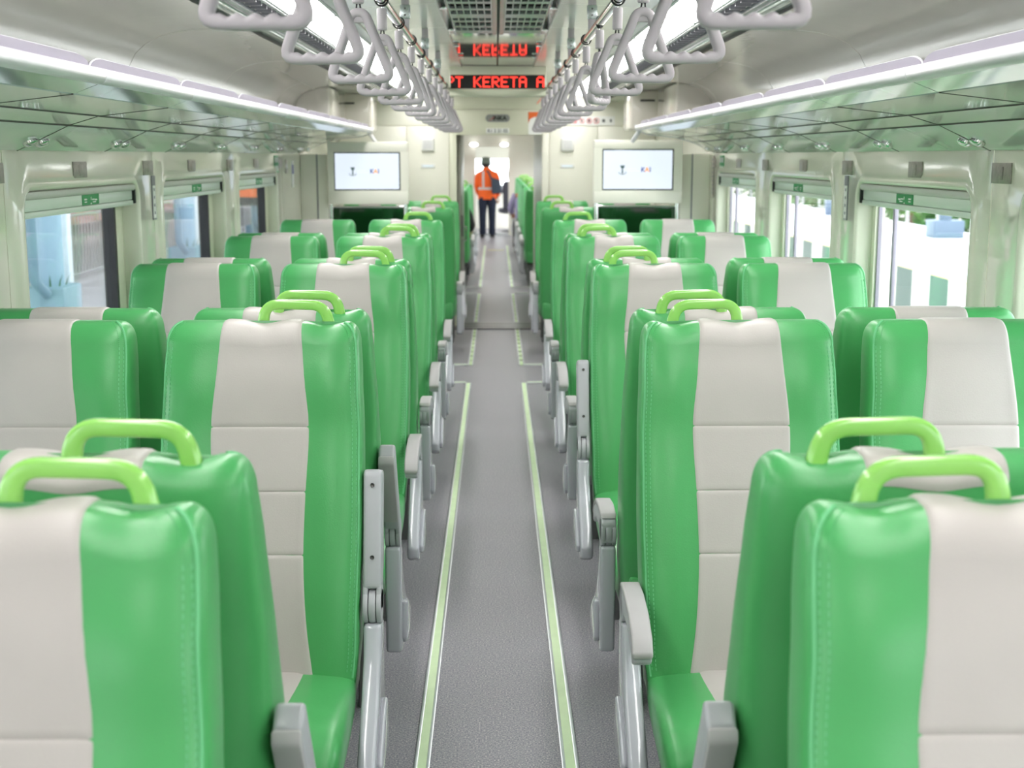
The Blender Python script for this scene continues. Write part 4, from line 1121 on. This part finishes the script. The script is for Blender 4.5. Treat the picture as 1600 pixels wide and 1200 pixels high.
# driver chair
dcx = thing('driver_chair', 'dark grey high-backed driver chair beyond the far carriage', 'chair', (0.33, 30.2, 0), math.radians(12))
obj('backrest', box_mesh('b', -0.24, 0.24, -0.30, -0.18, 0.5, 1.15, 0.06, 3), 'chair_fabric', dcx)
obj('headrest', box_mesh('h', -0.13, 0.13, -0.28, -0.19, 1.18, 1.42, 0.045, 3), 'chair_fabric', dcx)
obj('seat', box_mesh('s', -0.25, 0.25, -0.25, 0.28, 0.42, 0.54, 0.05, 3), 'chair_fabric', dcx)
obj('pedestal', lathe_mesh('p', [(0.22, 0.0), (0.20, 0.03), (0.06, 0.06), (0.05, 0.42)], 16), 'steel_frame', dcx)
for k, (x, y) in enumerate(((-0.62, 17.8), (0.62, 17.8), (-0.62, 21.5), (0.62, 21.5), (-0.62, 25.5), (0.62, 25.5))):
    L = thing('far_ceiling_light', 'white ceiling light in the far carriage, %s pair, %s side' % (ORD[k // 2], SIDE[-1 if x < 0 else 1]), 'ceiling light', (x, y, 2.36))
    obj('diffuser', box_mesh('d', -0.09, 0.09, -1.0, 1.0, -0.006, 0.0), 'light_panel', L)
    obj('frame', box_mesh('d', -0.11, 0.11, -1.02, 1.02, 0.0, 0.02), 'light_frame', L)

for x, nm in ((-0.49, 'left'), (0.165, 'right')):
    L = thing('cab_lamp', 'small round white lamp above the cab doorway on the %s' % nm, 'lamp', (x, 28.845, 1.952))
    obj('bowl', loft_mesh('lb', [[(0.085 * r * math.cos(2 * PI * k / 20), -d, 0.034 * r * math.sin(2 * PI * k / 20)) for k in range(20)] for d, r in ((0.015, 0.98), (0.04, 0.85), (0.06, 0.5), (0.066, 0.1))]), 'light_panel', L)
    obj('rim', loft_mesh('lr', [[(0.095 * math.cos(2 * PI * k / 20), -d, 0.042 * math.sin(2 * PI * k / 20)) for k in range(20)] for d in (0.0, 0.016)]), 'light_frame', L)

# ------------------------------------------------------------------ people
def ring(cx, cy_, cz, rx, ry, n=20, tilt=0.0):
    return [(cx + rx * math.cos(2 * PI * k / n), cy_ + ry * math.sin(2 * PI * k / n), cz + tilt * math.sin(2 * PI * k / n)) for k in range(n)]
def skin_body(name, joints, edges, m, root):
    me = bpy.data.meshes.new(name); me.from_pydata([j[0] for j in joints], edges, [])
    o = bpy.data.objects.new(name, me); C.objects.link(o); me.materials.append(M(m))
    md = o.modifiers.new('skin', 'SKIN'); md.use_smooth_shade = True
    for d, j in zip(me.skin_vertices[0].data, joints): d.radius = j[1]; d.use_root = False
    me.skin_vertices[0].data[root].use_root = True
    s = o.modifiers.new('sub', 'SUBSURF'); s.levels = 2; s.render_levels = 2
    return o
# worker seen from behind, standing in the cab doorway
wy = 28.2
wk = thing('person', 'person in orange vest, grey cap and jeans standing with back turned', 'person', (-0.20, wy, 0))
J = [((0, 0, 0.92), (0.13, 0.10)), ((0, 0, 1.10), (0.13, 0.09)), ((0, 0.0, 1.30), (0.15, 0.10)), ((0, -0.01, 1.40), (0.06, 0.06)), ((-0.02, 0.01, 1.47), (0.055, 0.06)), ((-0.025, 0.02, 1.56), (0.072, 0.085)), ((-0.025, 0.02, 1.64), (0.05, 0.06)),
     ((-0.17, 0, 1.34), (0.055, 0.055)), ((-0.21, 0.03, 1.08), (0.042, 0.042)), ((-0.17, 0.16, 0.90), (0.034, 0.034)), ((-0.14, 0.22, 0.87), (0.028, 0.02)),
     ((0.17, 0, 1.34), (0.055, 0.055)), ((0.22, 0.02, 1.08), (0.042, 0.042)), ((0.21, 0.10, 0.86), (0.034, 0.034)), ((0.21, 0.15, 0.80), (0.028, 0.02)),
     ((-0.09, 0, 0.84), (0.085, 0.085)), ((-0.10, 0.0, 0.48), (0.06, 0.06)), ((-0.105, -0.02, 0.10), (0.042, 0.042)), ((-0.11, 0.10, 0.045), (0.04, 0.03)),
     ((0.09, 0, 0.84), (0.085, 0.085)), ((0.10, 0.04, 0.48), (0.06, 0.06)), ((0.09, 0.02, 0.10), (0.042, 0.042)), ((0.10, 0.14, 0.045), (0.04, 0.03))]
E_ = [(0, 1), (1, 2), (2, 3), (3, 4), (4, 5), (5, 6), (2, 7), (7, 8), (8, 9), (9, 10), (2, 11), (11, 12), (12, 13), (13, 14), (0, 15), (15, 16), (16, 17), (17, 18), (0, 19), (19, 20), (20, 21), (21, 22)]
wb = skin_body('body', J, E_, 'skin', 0); wb.parent = wk
# fingers on both hands
def fingers(parent, x, y, z, dx, m='skin'):
    for k in range(4):
        p0 = Vector((x + dx * (k - 1.5) * 0.017, y, z)); l = (0.065, 0.075, 0.07, 0.055)[k]
        obj('finger', sweep_mesh('fg', [p0, p0 + Vector((0, 0.02, -l * 0.5)), p0 + Vector((0, 0.01, -l))], circ(0.008, 8), False, Vector((1, 0, 0)), [1.1, 1.0, 0.7]), m, parent)
    p0 = Vector((x - 0.03 * dx, y - 0.01, z + 0.03)); obj('thumb', sweep_mesh('fg', [p0, p0 + Vector((-0.02 * dx, 0.02, -0.02)), p0 + Vector((-0.022 * dx, 0.025, -0.05))], circ(0.009, 8), False, Vector((1, 0, 0)), [1.1, 1.0, 0.7]), m, parent)
fingers(wk, -0.14, 0.23, 0.85, 1); fingers(wk, 0.21, 0.16, 0.77, -1)
jk = loft_mesh('jacket', [ring(0, 0.0, 0.80, 0.195, 0.135), ring(0, 0, 0.82, 0.200, 0.14), ring(0, 0, 0.95, 0.195, 0.135), ring(0, 0, 1.10, 0.19, 0.13), ring(0, 0, 1.24, 0.205, 0.135), ring(0, 0, 1.33, 0.205, 0.12), ring(0, 0, 1.385, 0.165, 0.095), ring(-0.005, 0.0, 1.42, 0.10, 0.08), ring(-0.015, 0.0, 1.455, 0.075, 0.075), ring(-0.018, 0.005, 1.475, 0.07, 0.07)], True, 60)
jo = obj('jacket', jk, 'vest_orange', wk)
for s in (-1, 1):
    if s < 0: pth = [(-0.165, 0, 1.355), (-0.205, 0.0, 1.25), (-0.225, 0.02, 1.09), (-0.20, 0.10, 0.97), (-0.175, 0.15, 0.91)]
    else: pth = [(0.165, 0, 1.355), (0.205, 0.0, 1.25), (0.235, 0.01, 1.09), (0.225, 0.05, 0.97), (0.215, 0.09, 0.88)]
    obj('sleeve', sweep_mesh('sl', pth, circ(0.06, 14), False, Vector((0, 1, 0)), [1.0, 1.1, 0.95, 0.9, 0.8]), 'vest_orange', jo)
# reflective bands of the vest
vb = bmesh.new()
add_vf(vb, *sweep_data([(-0.085, -0.128, 1.395 - 0.0), (-0.085, -0.139, 1.30), (-0.082, -0.137, 1.15), (-0.08, -0.139, 1.03)], rrect(0.022, 0.004, 0.003, 1), False, Vector((0, 1, 0))))
obj('reflective_band', from_bm('rb', vb), 'reflective', jo)
hb = loft_mesh('hb', [ring(0, 0, 1.005, 0.197, 0.138), ring(0, 0, 1.007, 0.201, 0.142), ring(0, 0, 1.053, 0.201, 0.142), ring(0, 0, 1.055, 0.196, 0.137)], False)
obj('reflective_band', hb, 'reflective', jo)
for s in (-1, 1):
    fx = 0.04 if s > 0 else 0.0
    obj('trouser_leg', loft_mesh('tl', [ring(s * 0.088, -0.005, 0.845, 0.095, 0.12), ring(s * 0.095, 0.0, 0.74, 0.10, 0.112), ring(s * 0.10, fx, 0.48, 0.078, 0.085), ring(s * 0.10, fx * 0.5 - 0.015, 0.20, 0.070, 0.075), ring(s * 0.10, fx * 0.5 - 0.015, 0.06, 0.075, 0.082)], True), 'denim', wk)
    obj('shoe', loft_mesh('sh', [ring(s * 0.105, fx + 0.04, 0.0, 0.05, 0.13), ring(s * 0.105, fx + 0.04, 0.035, 0.052, 0.132), ring(s * 0.105, fx + 0.02, 0.07, 0.045, 0.10), ring(s * 0.105, fx - 0.01, 0.10, 0.04, 0.055)], True), 'shoe', wk)
cp_ = obj('cap', loft_mesh('cap', [ring(-0.025, 0.015, 1.555, 0.104, 0.118), ring(-0.025, 0.015, 1.60, 0.104, 0.118), ring(-0.025, 0.015, 1.65, 0.094, 0.106), ring(-0.025, 0.015, 1.682, 0.06, 0.07), ring(-0.025, 0.015, 1.69, 0.015, 0.02)], True), 'cap_grey', wk)
obj('brim', prism_mesh('br', [(-0.025 + 0.08 * math.cos(t), 0.09 + 0.09 * math.sin(t)) for t in [PI * k / 10 for k in range(11)]], 'z', 1.562, 1.572, 0.003), 'cap_grey', cp_)
obj('hair', loft_mesh('hr', [ring(-0.025, 0.0, 1.485, 0.068, 0.072), ring(-0.025, 0.008, 1.52, 0.09, 0.098), ring(-0.025, 0.012, 1.562, 0.098, 0.110)], True), 'hair', wk)
for s in (-1, 1): obj('ear', loft_mesh('er', [ring(-0.025 + s * 0.092, 0.03, 1.50, 0.008, 0.014, 10), ring(-0.025 + s * 0.098, 0.03, 1.52, 0.012, 0.02, 10), ring(-0.025 + s * 0.098, 0.03, 1.55, 0.010, 0.02, 10)], True), 'skin', wk)
bgx = thing('shoulder_bag', 'navy shoulder bag hanging behind the orange vest', 'bag', (-0.02, wy - 0.2, 0.95))
obj('pouch', prism_mesh('bp', [(-0.10, 0.32), (0.10, 0.26), (0.12, 0.02), (0.09, -0.02), (-0.06, -0.03), (-0.08, 0.0)], 'y', -0.035, 0.045, 0.02, 3), 'bag_navy', bgx)
obj('strap', sweep_mesh('bs', [(-0.09, 0.03, 0.28), (-0.14, 0.055, 0.40), (-0.18, 0.10, 0.455), (-0.20, 0.2, 0.47)], rrect(0.018, 0.003, 0.002, 1), False, Vector((0, 1, 0))), 'bag_navy', bgx)

# seated passengers of the far carriage, mostly hidden by seats and doorway
def seated(label, x, y, top, trou, lean_x, sgn):
    """facing +y, seat at (x,y)"""
    p = thing('person', label, 'person', (x, y, 0))
    J = [((0, 0.33, 0.52), (0.13, 0.11)), ((0, 0.26, 0.75), (0.13, 0.10)), ((0, 0.20, 1.0), (0.16, 0.10)), ((0, 0.19, 1.11), (0.055, 0.055)), ((0, 0.21, 1.2), (0.07, 0.085)), ((0, 0.21, 1.27), (0.045, 0.055)),
         ((-0.18, 0.2, 1.03), (0.052, 0.052)), ((-0.25, 0.3, 0.80), (0.042, 0.042)), ((-0.22, 0.52, 0.72), (0.032, 0.032)), ((-0.21, 0.60, 0.70), (0.026, 0.02)),
         ((0.18, 0.2, 1.03), (0.052, 0.052)), ((0.25, 0.3, 0.80), (0.042, 0.042)), ((0.22, 0.52, 0.72), (0.032, 0.032)), ((0.21, 0.60, 0.70), (0.026, 0.02)),
         ((-0.10, 0.42, 0.52), (0.085, 0.08)), ((-0.13, 0.80, 0.54), (0.062, 0.062)), ((-0.13, 0.80, 0.12), (0.042, 0.042)), ((-0.13, 0.93, 0.05), (0.04, 0.03)),
         ((0.10, 0.42, 0.52), (0.085, 0.08)), ((0.13, 0.80, 0.54), (0.062, 0.062)), ((0.13, 0.80, 0.12), (0.042, 0.042)), ((0.13, 0.93, 0.05), (0.04, 0.03))]
    E2 = [(0, 1), (1, 2), (2, 3), (3, 4), (4, 5), (2, 6), (6, 7), (7, 8), (8, 9), (2, 10), (10, 11), (11, 12), (12, 13), (0, 14), (14, 15), (15, 16), (16, 17), (0, 18), (18, 19), (19, 20), (20, 21)]
    b = skin_body('body', J, E2, 'skin', 0); b.parent = p
    obj('shirt', loft_mesh('s', [ring(0, 0.33, 0.50, 0.18, 0.14), ring(0, 0.27, 0.72, 0.18, 0.13), ring(0, 0.21, 0.97, 0.20, 0.125), ring(0, 0.2, 1.05, 0.17, 0.10), ring(0, 0.195, 1.10, 0.075, 0.07)], True), top, p)
    for s in (-1, 1):
        obj('sleeve', sweep_mesh('sl', [(s * 0.17, 0.2, 1.05), (s * 0.225, 0.24, 0.92), (s * 0.255, 0.30, 0.80), (s * 0.24, 0.40, 0.755)], circ(0.058, 12), False, Vector((0, 1, 0)), [1.0, 1.05, 0.95, 0.85]), top, p)
        obj('trouser_leg', sweep_mesh('tl', round_path([(s * 0.10, 0.36, 0.54), (s * 0.13, 0.82, 0.55), (s * 0.13, 0.80, 0.10)], 0.12), circ(0.085, 14), False, Vector((1, 0, 0)), None), trou, p)
        obj('shoe', loft_mesh('sh', [ring(s * 0.13, 0.88, 0.0, 0.05, 0.135), ring(s * 0.13, 0.88, 0.035, 0.052, 0.137), ring(s * 0.13, 0.85, 0.075, 0.045, 0.10), ring(s * 0.13, 0.82, 0.11, 0.04, 0.055)], True), 'shoe', p)
    fingers(p, -0.21, 0.60, 0.69, 1); fingers(p, 0.21, 0.60, 0.69, -1)
    obj('hair', loft_mesh('hr', [ring(0, 0.185, 1.14, 0.06, 0.06), ring(0, 0.195, 1.2, 0.082, 0.09), ring(0, 0.20, 1.28, 0.075, 0.085), ring(0, 0.20, 1.315, 0.03, 0.04)], True), 'hair', p)
    return p
p1 = seated('person in black sleeves sitting on the left of the far aisle', -0.60, 17.28, 'black_cloth', 'black_cloth', 0, 1)
p2 = seated('person in lavender shirt sitting on the right of the far aisle', 0.50, 22.8, 'lavender_cloth', 'black_cloth', 0, -1)

# ------------------------------------------------------------------ outside: left platform under a canopy
tag(obj('track_bed', box_mesh('tb', -60, 80, -30, 120, -1.2, -1.1), 'ballast'), 'grey stony ground around the tracks outside', 'ground')
tag(obj('near_platform', box_mesh('np', -14, -1.95, -20, 60, -1.1, -0.12), 'platform_floor'), 'pale platform floor outside the left windows', 'platform')
tag(obj('platform_canopy', box_mesh('pc', -14, -2.5, -20, 60, 3.6, 3.75), 'canopy'), 'flat grey canopy over the left platform', 'canopy')
for k in range(-1, 6):
    y = 11.95 + 5.3 * k
    g = thing('platform_column', ('pale blue steel column on a plinth outside the left windows, %s from the camera' % ORD[max(0, k)]) if k >= 0 else 'pale blue steel column on a plinth outside behind the camera', 'column', (-4.05, y, -0.12), 0, 'columns on the left platform')
    obj('shaft', lathe_mesh('sh', [(0.115, 0.0), (0.115, 3.72)], 20), 'column_blue', g)
    obj('downpipe', tube_mesh('dp', round_path([(0.0, -0.45, 3.7), (0.0, -0.45, 0.75), (0.06, -0.3, 0.62)], 0.06), 0.045, 12, Vector((0, 1, 0))), 'pipe_blue', g)
    obj('plinth', box_mesh('pl', -0.19, 0.19, -0.26, 0.26, 0.0, 0.68, 0.02), 'box_blue', g)
    obj('post', box_mesh('po', -0.06, 0.06, 0.33, 0.45, 0.0, 3.72, 0.01), 'post_white', g)
    for j in range(10):
        a = 2 * PI * j / 10; rr = 0.10
        obj('leaf', sweep_mesh('lf', [(0.12 * math.cos(a), 0.16 * math.sin(a), 0.66), (0.14 * math.cos(a), 0.18 * math.sin(a), 0.73), (0.18 * math.cos(a), 0.22 * math.sin(a), 0.79)], [(-0.009, 0), (0, 0.002), (0.009, 0), (0, -0.002)], False, Vector((0, 0, 1)), [1.0, 0.8, 0.1]), 'foliage', g)
fe = thing('platform_railing', 'metal railing with thin upright bars on the left platform', 'railing', (-6.2, 10, -0.12))
for z in (0.12, 0.98): obj('rail', tube_mesh('r', [(0, 0, z), (0, 28, z)], 0.022, 8), 'rail_metal', fe)
bar = tube_mesh('b', [(0, 0, 0.12), (0, 0, 0.98)], 0.011, 6)
for k in range(187): obj('bar', bar, 'rail_metal', fe, (0, 0.1 + k * 0.149, 0))
pst = box_mesh('pp', -0.025, 0.025, -0.025, 0.025, 0, 1.03)
for k in range(11): obj('post', pst, 'rail_metal', fe, (0, 0.05 + k * 2.79, 0))
yt = thing('freight_wagon', 'long yellow and white wagon beyond the platform railing', 'wagon', (-11, 30, -0.12))
obj('lower_body', box_mesh('yb', -1.2, 1.2, -18, 18, 0.25, 0.95, 0.05), 'brick_far', yt)
obj('upper_body', box_mesh('yb', -1.2, 1.2, -18, 18, 0.96, 1.35, 0.05), 'far_yellow', yt)
for k in range(14): obj('window', box_mesh('yw', 1.19, 1.215, -17 + k * 2.5, -16 + k * 2.5, 1.02, 1.28, 0.01), 'post_white', yt)
og = thing('shop_sign', 'orange and dark sign with white letters ENG outside the last left window', 'sign', (-4.2, 22.0, 1.30))
obj('board', box_mesh('b', -0.45, 0.45, -0.03, 0.03, -0.40, 0.45, 0.01), 'chair_fabric', og)
obj('orange_band', box_mesh('b', -0.45, 0.45, -0.036, -0.028, 0.14, 0.45), 'print_orange', og)
obj('orange_band', box_mesh('b', -0.45, 0.45, -0.036, -0.028, -0.26, -0.12), 'print_orange', og)
obj('lettering', text_mesh('t', 'ENG', 0.26, 0.002, 0.004), 'sign_white', og, (0.0, -0.034, 0.01), FACE_CAM)
obj('leg', box_mesh('b', -0.4, -0.34, -0.02, 0.02, -1.41, -0.4), 'rail_metal', og); obj('leg', box_mesh('b', 0.34, 0.4, -0.02, 0.02, -1.41, -0.4), 'rail_metal', og)

# ------------------------------------------------------------------ outside: right platform in the open
op = thing('opposite_platform', 'bright open platform with dark and white striped edge outside the right windows', 'platform', (5.5, 20, -1.1))
obj('slab', box_mesh('os', 0.03, 3.7, -40, 60, 0.0, 1.33), 'platform_floor', op)
obj('edge_line', box_mesh('oe', 0.0, 0.07, -40, 60, 1.33, 1.35), 'kerb_yellow', op)
sd = box_mesh('sd', 0.0, 0.03, 0.0, 0.70, 0.55, 1.33)
k = 0; y = -16.0
while y < 30:
    o = obj('stripe', sd if k % 2 else sd.copy(), None, op, (0.0, y, 0))
    k += 1; y += 0.7
ME_D, ME_W = sd.copy(), sd.copy(); ME_D.materials.append(M('stripe_dark')); ME_W.materials.append(M('stripe_white'))
k = 0
for o in [c for c in op.children if c.name.startswith('stripe')]:
    o.data = ME_D if k % 2 else ME_W; k += 1
obj('lower_face', box_mesh('lf', 0.0, 0.03, -40, 60, 0.0, 0.55), 'platform_floor', op)
bxs = thing('platform_cabinet', 'grey-blue cabinet and post standing on the right platform', 'cabinet', (8.25, 24.2, 0.232))
obj('cabinet', box_mesh('c', -0.28, 0.28, -0.25, 0.25, 0.0, 0.32, 0.02), 'cabinet_grey', bxs)
obj('post', lathe_mesh('p', [(0.11, 0.32), (0.11, 3.6)], 16), 'cabinet_grey', bxs)
fr = thing('far_railing', 'thin railing along the back of the right platform', 'railing', (9.05, 5, 0.232))
for z in (0.5, 0.95): obj('rail', tube_mesh('r', [(0, 0, z), (0, 45, z)], 0.03, 8), 'rail_metal', fr)
pm_ = box_mesh('p', -0.03, 0.03, -0.03, 0.03, 0, 1.0)
for k in range(23): obj('post', pm_, 'rail_metal', fr, (0, k * 2.0, 0))
yp_ = thing('warning_post', 'yellow post on a dark foot outside the second right window', 'post', (8.5, 33.5, 0.232))
obj('foot', box_mesh('f', -0.14, 0.14, -0.14, 0.14, 0.0, 0.5, 0.02), 'cabinet_grey', yp_); obj('post', box_mesh('f', -0.09, 0.09, -0.09, 0.09, 0.5, 1.9, 0.02), 'kerb_yellow', yp_)
def tree(x, y, h, r, label):
    t = thing('tree', label, 'tree', (x, y, -1.1), 0, 'trees beyond the right platform')
    obj('trunk', lathe_mesh('tk', [(0.22, 0.0), (0.16, h * 0.35), (0.08, h * 0.75)], 10), 'bark', t)
    v = []; f = []
    rnd = random.Random(int(x * 13 + y * 7))
    for k in range(900):
        a = rnd.uniform(0, 2 * PI); b = math.acos(rnd.uniform(-1, 1)); q = r * (0.55 + 0.5 * rnd.random() ** 0.5) * (1 + 0.25 * math.sin(3 * a + 2 * b))
        c = Vector((q * math.sin(b) * math.cos(a), q * math.sin(b) * math.sin(a), max(0.25, h * 0.42 + 0.85 * q * math.cos(b))))
        n = Vector((rnd.uniform(-1, 1), rnd.uniform(-1, 1), rnd.uniform(-1, 1))).normalized(); u = n.orthogonal().normalized() * rnd.uniform(0.12, 0.26); w = n.cross(u) * 0.6
        i = len(v); v += [c - u, c + w * 0.8, c + u, c - w * 0.8]; f.append((i, i + 1, i + 2, i + 3))
    o = obj('foliage', pydata('fo', v, f, False), 'foliage', t); o['kind'] = 'stuff'
for k, (x, y, h, r) in enumerate(((12.6, 34, 4.4, 2.0), (13.2, 42, 4.8, 2.3), (14.0, 53, 4.6, 2.2), (15.0, 63, 5.2, 2.6), (15.0, 74, 5.4, 2.8))):
    tree(x, y, h, r, 'leafy green tree beyond the right platform, %s from the camera' % ORD[k])
